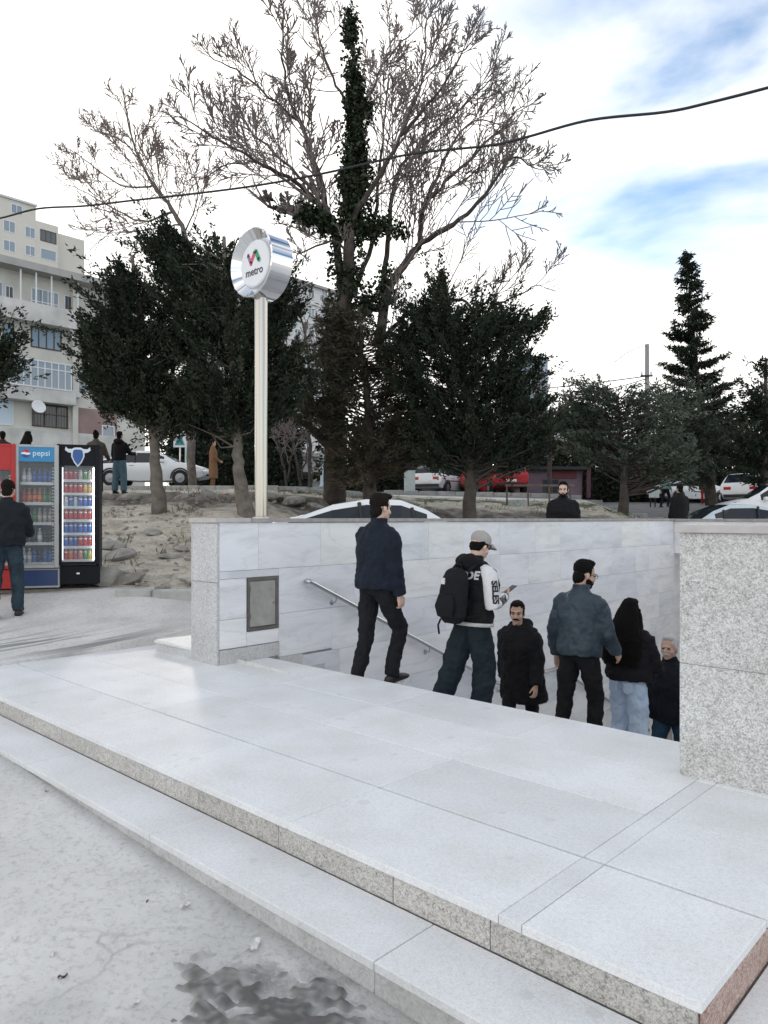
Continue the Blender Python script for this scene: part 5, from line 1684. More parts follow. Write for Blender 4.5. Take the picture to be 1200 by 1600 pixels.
em = fixn(MB().prism(bull, .006, Mb).build('bull_emblem', mat("emblem outline", (.55, .60, .66), .35, .4), root, loc=(0, -.026, H_ - .145)))
fixn(MB().prism([(x * .78, y * .80 - .008) if abs(x) < .1 else (x * .90, y * .9 + .002) for x, y in bull if abs(x) < .1], .004, Mb).build('emblem_face', mat("emblem deep blue", (.02, .09, .30), .4), em, loc=(0, -.0065, 0)))
MB().box(-.02, .02, .006, .011, .14, .16).build('lock', M_tin, root)
root, h, zs, hh, H_, zb0 = redf
MB().box(-h + .063, h - .063, -.024, .026, hh + .002, H_ - .042).build('header_panel', M_fred, root)
tm = text_mesh('-', .3, .001, .001); tm.materials.append(M_white)
pl = thing('wooden_pallet_boards', 'worn timber boards under the drink fridges', 'boards', tuple(at(20, 921, FD)), FR_ROT)
for k in range(3):
    MB().box(-.75, 1.42 - .05 * k, -.03 + k * .2, .14 + k * .2, -.05, -.004, ch=.006).build('board', mat("weathered board", (.36, .33, .29), .9, var=.4, scale=8), pl)
for k in range(4):
    MB().box(-.6 + k * .6, -.5 + k * .6, 0, .5, -.22, -.052).build('bearer', M_rust, pl)
# ------------------------------------------------------------------ street furniture
M_bin = mat("pale bin paint", (.60, .66, .64), .6, var=.15)
def bin_(px, d, label, top=730, bot=775, wpx=17):
    p = at(px, HY, d); z = tz(p.x, p.y); s_ = d / FPX
    root = thing('litter_bin', label, 'bin', (p.x, p.y, z), YAW, 'litter bins')
    zt_ = EYE + (HY - top) * s_ - z; zb_ = EYE + (HY - bot + 4) * s_ - z
    hw = wpx * s_ / 2
    MB().box(-hw, hw, -.14, .14, zb_, zt_ - .12, ch=.02).build('body', M_bin, root)
    MB().box(-hw - .01, hw + .01, -.15, .15, zt_ - .11, zt_, ch=.02).build('hood', M_black, root)
    for sx in (-1, 1):
        MB().tube([(sx * hw * .55, .16, -.1), (sx * hw * .55, .16, zt_ - .02)], .03, 8).build('post', M_dark, root)
bin_(640, 28, 'pale bin on dark posts behind the first man')
bin_(1022, 33, 'pale bin right of the olive trunks', 760, 782, 13)
def post_sign(px, d, top, bot, label, face, sgnw=20, sgnh=27):
    p = at(px, HY, d); z = tz(p.x, p.y); s_ = d / FPX
    root = thing('road_sign', label, 'sign', (p.x, p.y, z), YAW)
    zt_ = EYE + (HY - top) * s_ - z
    MB().tube([(0, .03, -.1), (0, .03, zt_)], .035, 8).build('post', M_steel, root, smooth=True)
    hw = sgnw * s_ / 2; hh_ = sgnh * s_
    pn = MB().box(-hw, hw, -.015, .0, zt_ - hh_, zt_, ch=.006).build('panel', M_white, root)
    tri = MB().prism([(-hw * .8, -hh_ * .38), (hw * .8, -hh_ * .38), (0, hh_ * .40)], .004, Matrix.Translation((0, -.016, zt_ - hh_ * .5)) @ Matrix.Rotation(R(90), 4, 'X'))
    fixn(tri.build('symbol', mat("sign teal", (.03, .25, .28), .5), pn))
    fg = MB()
    fg.ell((0, 0, .16 * hh_), (.05 * hh_, .004, .05 * hh_), 8, 6)
    fg.tube([(0, 0, .10 * hh_), (-.03 * hh_, 0, -.08 * hh_), (-.14 * hh_, 0, -.28 * hh_)], .028 * hh_, 6)
    fg.tube([(-.03 * hh_, 0, -.08 * hh_), (.10 * hh_, 0, -.18 * hh_), (.13 * hh_, 0, -.30 * hh_)], .026 * hh_, 6)
    fg.tube([(-.12 * hh_, 0, 0), (0, 0, .07 * hh_), (.13 * hh_, 0, -.02 * hh_)], .02 * hh_, 6)
    fg.build('figure', M_black, pn, loc=(0, -.024, zt_ - hh_ * .5))
post_sign(281, 34, 672, 760, 'white crossing sign with walking figure behind the white saloon', None)
for i, (px, d, top, lab) in enumerate(((503, 32, 700, 'pale blue post left of the ivy trunk'), (291, 36, 690, 'slim grey post behind the juniper trunks'), (678, 44, 712, 'grey post above the white hatchback'))):
    p = at(px, HY, d); z = tz(p.x, p.y)
    o = MB().lathe([(.11, 0), (.11, .1), (.075, .12), (.06, EYE + (HY - top) * d / FPX - z), (.02, EYE + (HY - top) * d / FPX - z + .05)], 10).build('street_post', mat("post paint", (.42, .52, .55), .5), None, True, (p.x, p.y, z))
    tag(o, lab, 'post')
# concrete utility pole and its wires
p = at(1011, HY, 48); z = tz(p.x, p.y)
up_ = thing('utility_pole', 'grey concrete utility pole rising above the olive trees', 'pole', (p.x, p.y, z), YAW)
ht = EYE + (HY - 538) * 48 / FPX - z
MB().tube([(0, 0, -.2), (0, 0, ht)], [.20, .14], 8).build('shaft', mat("pole concrete", (.30, .30, .30), .9, var=.15), up_, smooth=True)
zz = EYE + (HY - 588) * 48 / FPX - z
MB().box(-.5, .3, -.22, -.12, zz - .05, zz + .05).build('crossarm', M_dark, up_)
for sx in (-.4, .2):
    MB().lathe([(.04, 0), (.07, .06), (.05, .12), (.07, .16), (.03, .2)], 8, Matrix.Translation((sx, -.17, zz + .06))).build('insulator', M_white, up_)
def wire(name, label, pts, rad):
    P = [Vector(at(*q_)) for q_ in pts]
    fine = []
    for i in range(len(P) - 1):
        p0, p1, p2, p3 = P[max(i - 1, 0)], P[i], P[i + 1], P[min(i + 2, len(P) - 1)]
        for k in range(6):
            t = k / 6
            fine.append(.5 * ((2 * p1) + (p2 - p0) * t + (2 * p0 - 5 * p1 + 4 * p2 - p3) * t * t + (3 * p1 - p0 - 3 * p2 + p3) * t ** 3))
    fine.append(P[-1])
    tag(MB().tube(fine, rad, 6).build(name, M_black, None, True), label, 'cable')
wire('overhead_cable', 'thick dark cable sagging across the whole sky', [(-60, 352, 14.5), (0, 341, 14), (60, 326, 13.7), (130, 322, 13.4), (200, 314, 13), (300, 303, 12.5), (400, 290, 12), (510, 270, 11.5), (640, 241, 11), (760, 228, 10.4), (820, 215, 10), (920, 188, 9.5), (1040, 175, 9), (1110, 160, 8.7), (1200, 137, 8.3), (1290, 112, 8)], .017)
wire('overhead_wire', 'upper thin wire running left from the concrete pole', [(600, 640, 70), (800, 612, 56), (860, 606, 53), (940, 597, 50), (1009, 588, 47.8)], .035)
wire('overhead_wire', 'lower thin wire running left from the concrete pole', [(600, 610, 70), (830, 610, 56), (890, 618, 53), (960, 606, 50), (1009, 592, 47.8)], .03)
wire('overhead_wire', 'short slack wire at the head of the concrete pole', [(1009, 540, 47.9), (985, 548, 46), (960, 566, 44)], .02)
# street lamp with a curved pale head
p = at(862, HY, 40); z = tz(p.x, p.y); s_ = 40 / FPX
lm = thing('street_lamp', 'street lamp with pale curved head above the kiosk', 'lamp', (p.x, p.y, z), YAW)
zl = EYE + (HY - 690) * s_ - z
MB().tube([(1.6, 0, -.1), (1.6, 0, zl - .4), (1.3, 0, zl - .1), (.75, 0, zl)], [.07, .05, .045, .04], 8).build('post', M_dark, lm, True)
MB().tube([(.85, 0, zl - .1), (.7, 0, zl + .1), (.45, 0, zl + .28), (.2, 0, zl + .22), (.05, 0, zl + .05)], [.06, .16, .2, .16, .05], 10).build('head', M_bin, lm, True)
# kiosk
p = at(832, HY, 39); z = tz(p.x, p.y)
ki = thing('kiosk', 'low purple grey kiosk with red sign band behind the bearded man', 'kiosk', (p.x, p.y, z), YAW)
s_ = 39 / FPX
MB().box(-.9, 2.6, 0, 2, 0, 1.45).build('wall', mat("mauve panel", (.20, .14, .18), .7, var=.25, scale=2), ki)
MB().box(-1.0, 2.8, -.5, 2.1, 1.46, 1.62).build('roof', M_dark, ki)
MB().box(1.05, 2.3, -.06, -.002, 1.02, 1.42).build('sign_band', mat("faded red band", (.16, .03, .04), .6, var=.3), ki)
MB().box(.55, 1.35, -.05, -.003, .30, .95).build('window', M_glassd, ki)
MB().box(2.75, 2.95, -.4, -.2, 0, 1.6).build('pillar', mat("dark maroon panel", (.09, .035, .05), .7), ki)
# railing with mosaic panels
p = at(792, HY, 24); q_ = at(898, HY, 24); z = tz(p.x, p.y)
rl_ = thing('railing', 'brown metal railing with pale mosaic panels beside the bearded man', 'railing', (p.x, p.y, z), YAW)
Wr = (q_ - p).length; sr = 24 / FPX
zt_ = EYE + (HY - 757) * sr - z
MB().box(-.05, Wr, -.03, .03, zt_ - .07, zt_, ch=.01).build('top_rail', mat("rusty rail", (.17, .13, .11), .7, var=.3), rl_)
for i in range(4):
    MB().box(Wr * i / 3.2 - .025, Wr * i / 3.2 + .025, -.024, .024, -.2, zt_ - .072).build('post', M_rust, rl_)
M_mos = granite_mat("pale mosaic", [(.20, .28, .27), (.33, .40, .38), (.42, .46, .44), (.50, .42, .40)], 14)
for i in range(3):
    zb_ = EYE + (HY - 800) * sr - z
    MB().box(Wr * i / 3.2 + .03, Wr * (i + 1) / 3.2 - .03, -.06, .06, zb_ - .5, zb_ + (.40 if i == 0 else .13)).build('mosaic_panel', M_mos, rl_)
# slatted bench / timber steps left of it
p = at(738, HY, 24.6); z = tz(p.x, p.y)
bn = thing('timber_steps', 'weathered timber slats stepped beside the juniper trunk', 'steps', (p.x, p.y, z), YAW)
for i in range(4):
    zz = EYE + (HY - 803 + i * 7) * sr - z
    MB().box(0, 1.15, i * .22, i * .22 + .2, zz - .06, zz, ch=.01).build('slat', mat("grey timber", (.20, .19, .175), .9, var=.35, scale=5), bn)
for x in (.08, 1.02):
    MB().box(x, x + .05, .0, .85, -.4, EYE + (HY - 806) * sr - z).build('bearer', M_dark, bn)
# litter on the street
r_ = random.Random(5)
M_paper = mat("dirty white paper", (.70, .70, .68), .8, var=.15, scale=30)
M_leaf_litter = mat("dry leaf", (.13, .10, .08), .9, var=.3, scale=30)
for (px, py, L_, lab, m_) in ((289, 1419, .07, 'torn white paper scrap in the middle of the street', M_paper), (82, 1495, .045, 'white cigarette end at the lower left', M_paper), (211, 1573, .05, 'white cigarette end near the bottom edge', M_paper), (197, 1481, .03, 'pale scrap left of the damp patch', M_paper),
                              (400, 1480, .10, 'crumpled pale wrapper above the damp patch', M_paper), (470, 1540, .05, 'pale scrap lying on the damp patch', M_paper), (500, 1552, .05, 'pale scrap at the right of the damp patch', M_paper), (98, 1531, .045, 'brown dry leaf at the lower left', M_leaf_litter), (25, 1470, .05, 'thin straw at the left edge', M_paper), (215, 1365, .03, 'small white scrap near the lower step', M_paper), (230, 1413, .02, 'dark pebble beside the torn paper', M_leaf_litter), (73, 1240, .03, 'dark leaf close to the lower step', M_leaf_litter)):
    d = (EYE + .26) * FPX / (py - HY)
    for _ in range(4):
        p = at(px, py, d); d = (EYE - tz(p.x, p.y)) * FPX / (py - HY)
    p = at(px, py, d)
    mb = MB(); n = 5; L_ *= .75
    vs = []
    for i in range(n):
        for j in range(3):
            vs.append(((i / (n - 1) - .5) * L_, (j / 2 - .5) * L_ * .32, .006 + r_.uniform(0, .006) + .004 * math.sin(i * 1.7)))
    top = len(vs); vs += [(a, b_, c_ - .004) for a, b_, c_ in vs]
    fs = []
    for i in range(n - 1):
        for j in range(2):
            a = i * 3 + j
            fs += [(a, a + 3, a + 4, a + 1), (top + a, top + a + 1, top + a + 4, top + a + 3)]
    o = mb.add(vs, fs).build('litter', m_, None, False, (p.x, p.y, tz(p.x, p.y) + .006)); o.rotation_euler = (0, 0, r_.uniform(0, 3))
    tag(o, lab, 'litter')
# ------------------------------------------------------------------ people
CLOUD = bpy.data.textures.new('cloth folds', 'CLOUDS'); CLOUD.noise_scale = .085; CLOUD.noise_depth = 2
FINE = bpy.data.textures.new('hair strands', 'CLOUDS'); FINE.noise_scale = .016; FINE.noise_depth = 2
def fuse(mb, name, m, voxel, smooth=4, fold=0.0, ratio=1.0, tex=None):
    """one continuous surface out of overlapping closed shapes"""
    me = mb.mesh(name, m)
    ob = bpy.data.objects.new(name, me); COL.objects.link(ob)
    a = ob.modifiers.new('r', 'REMESH'); a.mode = 'VOXEL'; a.voxel_size = voxel; a.use_smooth_shade = True
    if smooth:
        c_ = ob.modifiers.new('s', 'SMOOTH'); c_.factor = .5; c_.iterations = smooth
    if fold:
        e_ = ob.modifiers.new('f', 'DISPLACE'); e_.texture = tex or CLOUD; e_.texture_coords = 'LOCAL'; e_.strength = fold; e_.mid_level = .5
        if tex is None:
          g_ = ob.modifiers.new('s2', 'SMOOTH'); g_.factor = .5; g_.iterations = 2
    if ratio < 1:
        h_ = ob.modifiers.new('d', 'DECIMATE'); h_.ratio = ratio
    dg = bpy.context.evaluated_depsgraph_get(); dg.update()
    res = bpy.data.meshes.new_from_object(ob.evaluated_get(dg))
    bpy.data.objects.remove(ob); bpy.data.meshes.remove(me)
    res.name = name
    if not res.materials: res.materials.append(m)
    res.polygons.foreach_set('use_smooth', [True] * len(res.polygons))
    return res

def cloth(name, col, bump=.5, scale=9, var=.25, rough=.85, col2=None):
    return mat(name, col, rough, var=var, scale=scale, bump=bump, bscale=28, col2=col2, spec=.25)
SKIN = mat("skin", (.58, .37, .28), .55, var=.12, scale=20, spec=.4)
SKIN2 = mat("pale skin", (.64, .44, .35), .55, var=.12, scale=20, spec=.4)
HAIR_B = mat("black hair", (.008, .007, .007), .8, var=.4, scale=60, bump=.5, bscale=120, spec=.15)
HAIR_BR = mat("dark brown hair", (.016, .012, .009), .8, var=.4, scale=60, bump=.5, bscale=120, spec=.15)
def strand(m_):
    """fine strands: bump stretched along the hair"""
    n_ = m_.node_tree
    bp_ = [q_ for q_ in n_.nodes if q_.type == 'BUMP'][0]; nz_ = bp_.inputs['Height'].links[0].from_node
    mp_ = n_.nodes.new('ShaderNodeMapping'); mp_.inputs['Scale'].default_value = (1, 1, .06)
    src = nz_.inputs['Vector'].links[0].from_socket
    n_.links.new(src, mp_.inputs['Vector']); n_.links.new(mp_.outputs[0], nz_.inputs['Vector']); bp_.inputs['Strength'].default_value = 1.0
strand(HAIR_B); strand(HAIR_BR)
HAIR_W = mat("white hair", (.62, .61, .59), .7, var=.2, scale=60, bump=.5, bscale=120)
EYE_D = mat("dark eye", (.012, .009, .008), .2)
SHOE_W = mat("white shoe", (.65, .65, .66), .6, var=.1)
SHOE_B = mat("black shoe", (.012, .012, .014), .5)

def V3(*a): return Vector(a)
def person(label, loc, rz, H, pose, fit, vox=.0075, group=None, scale_w=1.0):
    s = H / 1.75
    root = thing('person', label, 'person', loc, rz, group)
    near = vox < .012
    Xax = V3(1, 0, 0)
    # ---- skeleton, pelvis at origin
    J_ = {}
    for sd, sg in (('R', 1), ('L', -1)):
        th, kn, ou = pose['leg' + sd]
        hip = V3(sg * .088 * s, 0, -.03 * s)
        a, o = R(th), R(ou)
        k = hip + V3(sg * math.sin(o), math.sin(a), -math.cos(a)).normalized() * .43 * s
        b_ = a - R(kn)
        an = k + V3(sg * math.sin(o) * .6, math.sin(b_), -math.cos(b_)).normalized() * .42 * s
        J_[sd] = (hip, k, an)
    low = min(J_['R'][2].z, J_['L'][2].z)
    up_z = .085 * s - low
    UP = V3(0, 0, up_z)
    ln = Matrix.Rotation(R(-pose.get('lean', 0)), 3, 'X')
    tw = Matrix.Rotation(R(pose.get('twist', 0)), 3, 'Z')
    def T(v): return UP + tw @ (ln @ (Vector(v) * s))
    arms = {}
    for sd, sg in (('R', 1), ('L', -1)):
        f, o, el, inn = pose['arm' + sd]
        sh = V3(sg * .172 * scale_w, -.005, .432)
        d1 = V3(sg * math.sin(R(o)), math.sin(R(f)) * math.cos(R(o)), -math.cos(R(f)) * math.cos(R(o)))
        e_ = sh + d1 * .285
        g_ = f + el
        d2 = V3(sg * math.sin(R(o - inn)), math.sin(R(g_)) * math.cos(R(o - inn)), -math.cos(R(g_)) * math.cos(R(o - inn)))
        w_ = e_ + d2 * .25
        arms[sd] = (T(sh), T(e_), T(w_), (tw @ (ln @ d2)).normalized())
    nb = T((0, -.01, .52))
    Hm = Matrix.Translation(T((0, .014, .560))) @ (tw.to_4x4() @ Matrix.Rotation(R(pose.get('hyaw', 0)), 4, 'Z') @ Matrix.Rotation(R(-pose.get('hpitch', 0) ), 4, 'X')) @ Matrix.Scale(s * 1.03, 4)
    H3 = Hm.to_3x3()
    def Hp(*v): return Hm @ V3(*v)
    def hell(mb, c_, r_, n=14, m_=10): mb.ell(Hp(*c_), (1, 1, 1), n, m_, rot=H3 @ Matrix.Diagonal(V3(*r_)))
    # ---- body
    B = MB()
    hell(B, (0, -.012, .148), (.073, .092, .086)); hell(B, (0, .020, .088), (.061, .068, .088)); hell(B, (0, .036, .034), (.043, .044, .034))
    if near:
        B.tube([Hp(0, .080, .128), Hp(0, .094, .100), Hp(0, .104, .082)], [.008 * s, .011 * s, .013 * s], 8)
        hell(B, (0, .097, .079), (.017, .013, .011)); hell(B, (0, .080, .138), (.046, .012, .009)); hell(B, (0, .084, .050), (.024, .011, .010))
        hell(B, (0, .070, .018), (.02, .016, .014))
        hell(B, (.045, .045, .082), (.022, .026, .02)); hell(B, (-.045, .045, .082), (.022, .026, .02))
    for sx in (-1, 1): hell(B, (sx * .075, -.008, .105), (.011, .020, .031), 8, 6)
    B.tube([Hp(0, -.022, .06), Hp(0, -.02, .0), nb], [.056 * s, .055 * s, .062 * s], 12)
    B.tube([T((0, 0, -.10)), T((0, 0, 0)), T((0, .005, .15)), T((0, .01, .33)), T((0, 0, .44)), T((0, -.005, .50))],
           [(.085 * s, .05 * s), (.135 * s, .09 * s), (.135 * s, .09 * s), (.155 * s, .105 * s), (.15 * s, .08 * s), (.08 * s, .06 * s)], 14, lat=tw @ Xax)
    for sd in 'RL':
        h_, k_, a_ = [q_ + UP for q_ in J_[sd]]
        B.tube([h_ + V3(0, 0, .03), h_.lerp(k_, .3), k_, k_.lerp(a_, .35), a_], [.075 * s, .072 * s, .050 * s, .050 * s, .036 * s], 10)
        B.tube([a_ + V3(0, -.04, -.03) * s, a_ + V3(0, .05, -.05) * s, a_ + V3(0, .13, -.06) * s], [.032 * s, .035 * s, .025 * s], 8)
        S_, E_2, W_2, t = arms[sd]
        B.tube([S_, S_.lerp(E_2, .5), E_2, E_2.lerp(W_2, .3), W_2], [.052 * s, .045 * s, .036 * s, .037 * s, .026 * s], 10)
        sg = 1 if sd == 'R' else -1
        ref = Vector(pose.get('thumb' + sd, (0, 1, .35)))
        th_ = (ref - t * ref.dot(t)).normalized()
        nrm = t.cross(th_) * sg
        if nrm.dot(V3(-sg, 0, 0)) < 0 and 'thumb' + sd not in pose: nrm = -nrm
        if pose.get('palm' + sd): 
            pv = Vector(pose['palm' + sd]); nrm = (pv - t * pv.dot(t)).normalized(); th_ = nrm.cross(t) * sg
            if th_.dot(ref) < 0: th_ = -th_
        curl = R(pose.get('curl' + sd, 28))
        B.tube([W_2 - t * .01, W_2 + t * .04 * s, W_2 + t * .09 * s], [(.026 * s, .019 * s), (.040 * s, .019 * s), (.040 * s, .015 * s)], 10, lat=th_)
        for i, L_ in enumerate((.072, .080, .074, .058)):
            p_ = W_2 + t * .085 * s + th_ * (.030 - .0205 * i) * s
            ang = curl * .5; pts_ = [p_ - t * .012]; cur = p_; pts_.append(cur)
            for seg in (.45, .32, .23):
                dv = t * math.cos(ang) + nrm * math.sin(ang)
                cur = cur + dv * L_ * seg * s; pts_.append(cur); ang += curl
            B.tube(pts_, [.010 * s, .0098 * s, .0092 * s, .0086 * s, .0074 * s], 8)
        p_ = W_2 + t * .022 * s + th_ * .026 * s
        d1 = (t * .75 + th_ * .62 + nrm * .30).normalized(); d2 = (t * .85 + th_ * .15 + nrm * .45).normalized()
        B.tube([p_, p_ + d1 * .042 * s, p_ + d1 * .042 * s + d2 * .05 * s], [.014 * s, .0115 * s, .0085 * s], 8)
    link('body', fuse(B, 'body', fit.get('skin', SKIN), min(vox, .0072) if near else vox, 2), root)
    # ---- face
    if near or fit.get('face'):
        for sx in (-1, 1):
            e_ = MB(); e_.ell(Hp(sx * .031, .0795, .118), (1, 1, 1), 8, 6, rot=H3 @ Matrix.Diagonal(V3(.0125, .008, .0062))); e_.build('eye', EYE_D, root, True)
            if fit.get('hair_m'):
                e_ = MB().tube([Hp(sx * .012, .0925, .134), Hp(sx * .032, .0915, .139), Hp(sx * .052, .078, .133)], .0045 * s, 6); e_.build('eyebrow', fit.get('brow', fit['hair_m']), root, True)
        if fit.get('lips', True):
            MB().tube([Hp(-.024, .084, .047), Hp(0, .0965, .049), Hp(.024, .084, .047)], [.003 * s, .0055 * s, .003 * s], 6).build('mouth', mat("lips", (.34, .15, .13), .5), root, True)
    if fit.get('moustache'):
        mb = MB().tube([Hp(-.036, .074, .052), Hp(-.016, .096, .063), Hp(0, .102, .066), Hp(.016, .096, .063), Hp(.036, .074, .052)], [.005 * s, .010 * s, .011 * s, .010 * s, .005 * s], 8)
        mb.build('moustache', fit['moustache'], root, True)
    if fit.get('beard'):
        mb = MB(); hell(mb, (0, .040, .026), (.052, .052, .036)); hell(mb, (.05, .028, .06), (.016, .036, .034)); hell(mb, (-.05, .028, .06), (.016, .036, .034)); mb.tube([Hp(-.034, .078, .045), Hp(0, .100, .066), Hp(.034, .078, .045)], .008 * s, 6)
        link('beard', fuse(mb, 'beard', fit['beard'], .007, 2, 0, 1), root)
    if fit.get('glasses'):
        g_ = MB()
        for sx in (-1, 1):
            g_.tube([Hp(sx * .033 + .022 * math.cos(a), .098, .118 + .018 * math.sin(a)) for a in np.linspace(0, 2 * math.pi, 13)], .0022, 5)
            g_.tube([Hp(sx * .055, .097, .122), Hp(sx * .077, .0, .118)], .0022, 5)
        g_.tube([Hp(-.012, .1, .12), Hp(.012, .1, .12)], .0022, 5)
        g_.build('glasses', M_dark, root, True)
    # ---- hair
    st_ = fit.get('hair', 'short')
    if st_ and fit.get('hair_m'):
        mb = MB()
        if st_ == 'cap':
            hell(mb, (0, -.050, .105), (.068, .052, .062)); hell(mb, (.062, -.012, .13), (.018, .05, .035)); hell(mb, (-.062, -.012, .13), (.018, .05, .035))
        elif st_ == 'balding':
            hell(mb, (0, -.045, .13), (.076, .062, .066)); hell(mb, (.055, -.01, .15), (.026, .06, .05)); hell(mb, (-.055, -.01, .15), (.026, .06, .05)); hell(mb, (0, -.02, .20), (.06, .075, .045))
        else:
            hell(mb, (0, -.027, .168), (.081, .091, .083)); hell(mb, (0, -.052, .088), (.066, .050, .076)); hell(mb, (.066, -.002, .135), (.015, .030, .05)); hell(mb, (-.066, -.002, .135), (.015, .030, .05))
            hell(mb, (0, .020, .222), (.058, .052, .030)); 
            if fit.get('quiff'): hell(mb, (0, .055, .222), (.050, .045, .028))
        if st_ == 'long':
            hell(mb, (0, -.05, .10), (.095, .072, .13)); 
            mb.tube([Hp(0, -.03, .20), Hp(0, -.062, .10), T((0, -.085, .52)), T((0, -.135, .40)), T((.005, -.150, .27)), T((0, -.150, .16)), T((0, -.145, fit.get('hair_low', .12)))],
                    [(.078 * s, .055 * s), (.112 * s, .065 * s), (.158 * s, .078 * s), (.205 * s, .058 * s), (.205 * s, .045 * s), (.17 * s, .030 * s), (.10 * s, .012 * s)], 18, lat=tw @ Xax)
            for k_ in range(9):
                x_ = (k_ - 4) * .036; lo_ = fit.get('hair_low', .12) - (.05, .01, .07, .03, .09, .02, .06, .0, .04)[k_]
                mb.tube([T((x_ * .9, -.150, .30)), T((x_, -.158, lo_ + .08)), T((x_ * 1.05, -.150, lo_))], [.03 * s, .022 * s, .006 * s], 8)
            for sx in (-1, 1):
                mb.tube([Hp(sx * .070, .01, .15), Hp(sx * .088, .01, .05), T((sx * .135, -.04, .46)), T((sx * .185, -.05, .34)), T((sx * .185, -.05, .22))], [.025 * s, .036 * s, .045 * s, .040 * s, .012 * s], 8)
        if st_ == 'bun':
            hell(mb, (0, -.07, .22), (.05, .05, .05))
        link('hair', fuse(mb, 'hair', fit['hair_m'], (vox * .85) if near else vox * .8, 2, .016 if near else 0, tex=FINE), root)
    if st_ == 'cap':
        mb = MB(); hell(mb, (0, -.012, .178), (.086, .104, .078), 18, 12)
        cp = link('cap', fuse(mb, 'cap', fit['cap_m'], .007, 2), root)
        vs, fs = [], []
        n = 11
        for lay in (0, .006):
            for i in range(n):
                a = math.pi * i / (n - 1)
                vs.append(Hp(.078 * math.cos(a), .055 + .035 * math.sin(a), .160 + lay)); vs.append(Hp(.074 * math.cos(a), .065 + .118 * math.sin(a), .146 - .012 * math.cos(2 * a) * 0 + lay - .012 * (1 - math.sin(a))))
        for i in range(n - 1):
            fs += [(2 * i, 2 * i + 1, 2 * i + 3, 2 * i + 2), (2 * n + 2 * i, 2 * n + 2 * i + 2, 2 * n + 2 * i + 3, 2 * n + 2 * i + 1), (2 * i + 1, 2 * n + 2 * i + 1, 2 * n + 2 * i + 3, 2 * i + 3)]
        MB().add(vs, fs).build('cap_brim', fit['cap_m'], cp, True)
        MB().ell(Hp(0, -.012, .258), (.009, .009, .006), 8, 6).build('cap_button', fit['cap_m'], cp, True)
    # ---- jacket
    hem = fit.get('hem', -.02); bulk = fit.get('bulk', 1.0) * scale_w
    tor = MB()
    rings_ = [((0, .0, hem), .185, .130), ((0, .0, max(hem + .05, .02)), .188, .135), ((0, .003, .14), .180, .128), ((0, .008, .30), .198, .140), ((0, .0, .40), .192, .122), ((0, -.006, .465), .150, .098), ((0, -.008, .51), .100, .080), ((0, -.008, .54), .070, .066)]
    if hem < -.15: rings_[0] = ((0, .01, hem), .215, .155)
    tor.tube([T(p_) for p_, a, b2 in rings_], [(a * bulk * s, b2 * bulk * s) for p_, a, b2 in rings_], 20, lat=tw @ Xax)
    def sleeve(mb, sd):
        S_, E_2, W_2, t = arms[sd]
        c_ = fit.get('cuff', .0)
        mb.ell(S_ + (E_2 - S_) * .04, (.068 * s * bulk, .070 * s * bulk, .064 * s), 12, 8)
        sg_ = 1 if sd == 'R' else -1
        mb.tube([T((sg_ * .04, -.015, .515)), T((sg_ * .10, -.012, .470)), S_ + V3(0, 0, .005)], [.050 * s, .056 * s, .058 * s * bulk], 12)
        mb.tube([S_, S_.lerp(E_2, .45), E_2, E_2.lerp(W_2, .45), W_2 + t * c_], [.068 * s * bulk, .067 * s * bulk, .062 * s * bulk, .058 * s * bulk, .050 * s * bulk], 12)
    slv = fit.get('sleeve_m')
    if not slv:
        for sd in 'RL': sleeve(tor, sd)
    # collar
    cz = fit.get('collar', .055)
    tor.tube([T((0, -.008, .49)), T((0, -.004, .525)), T((0, -.002, .53 + cz))], [.092 * s, .080 * s, .078 * s], 16)
    if fit.get('hood'):
        tor.ell(T((0, -.095, .52)), (.135 * s, .085 * s, .085 * s), 14, 10)
        tor.tube([T((.10, -.06, .53)), T((.105, .02, .50)), T((.06, .075, .44))], [.045 * s, .04 * s, .028 * s], 10)
        tor.tube([T((-.10, -.06, .53)), T((-.105, .02, .50)), T((-.06, .075, .44))], [.045 * s, .04 * s, .028 * s], 10)
    jm = fuse(tor, 'jacket', fit['top_m'], vox * 1.2, 2, fit.get('fold', .042) if near else .01)
    jk = link(fit.get('top', 'jacket'), jm, root)
    if slv:
        for sd in 'RL':
            sm = MB(); sleeve(sm, sd)
            link('sleeve', fuse(sm, 'sleeve', slv, vox * 1.2, 2, .024), jk)
            S_, E_2, W_2, t = arms[sd]
            MB().tube([W_2 - t * .02, W_2 + t * .03], .050 * s, 12).build('cuff', fit['cuff_m'], jk, True)
    if fit.get('hem_band'):
        mb = MB().tube([T((0, 0, hem - .012)), T((0, 0, hem + .02))], [(.192 * bulk * s, .136 * bulk * s)] * 2, 22, lat=tw @ Xax)
        mb.build('hem_band', fit['hem_band'], jk, True)
    # ---- trousers
    tr_ = MB()
    lw_ = fit.get('leg_w', 1.0)
    tr_.tube([UP + V3(0, 0, .09) * s, UP + V3(0, 0, .0) * s, UP + V3(0, -.005, -.10) * s], [(.160 * s, .115 * s), (.168 * s, .126 * s), (.120 * s, .075 * s)], 16, lat=Xax)
    for sd in 'RL':
        h_, k_, a_ = [q_ + UP for q_ in J_[sd]]
        tr_.tube([h_ + V3(0, 0, .02), h_.lerp(k_, .35), k_, k_.lerp(a_, .4), a_.lerp(k_, .02) + V3(0, -.005, -.015)], [.098 * s, .094 * s * (1 + (lw_ - 1) * .5), .074 * s * lw_, .070 * s * lw_, .064 * s * lw_], 12)
    if fit.get('leg_m') is not None:
        link('trousers', fuse(tr_, 'trousers', fit['leg_m'], vox * 1.2, 2, .044 if near else .01), root)
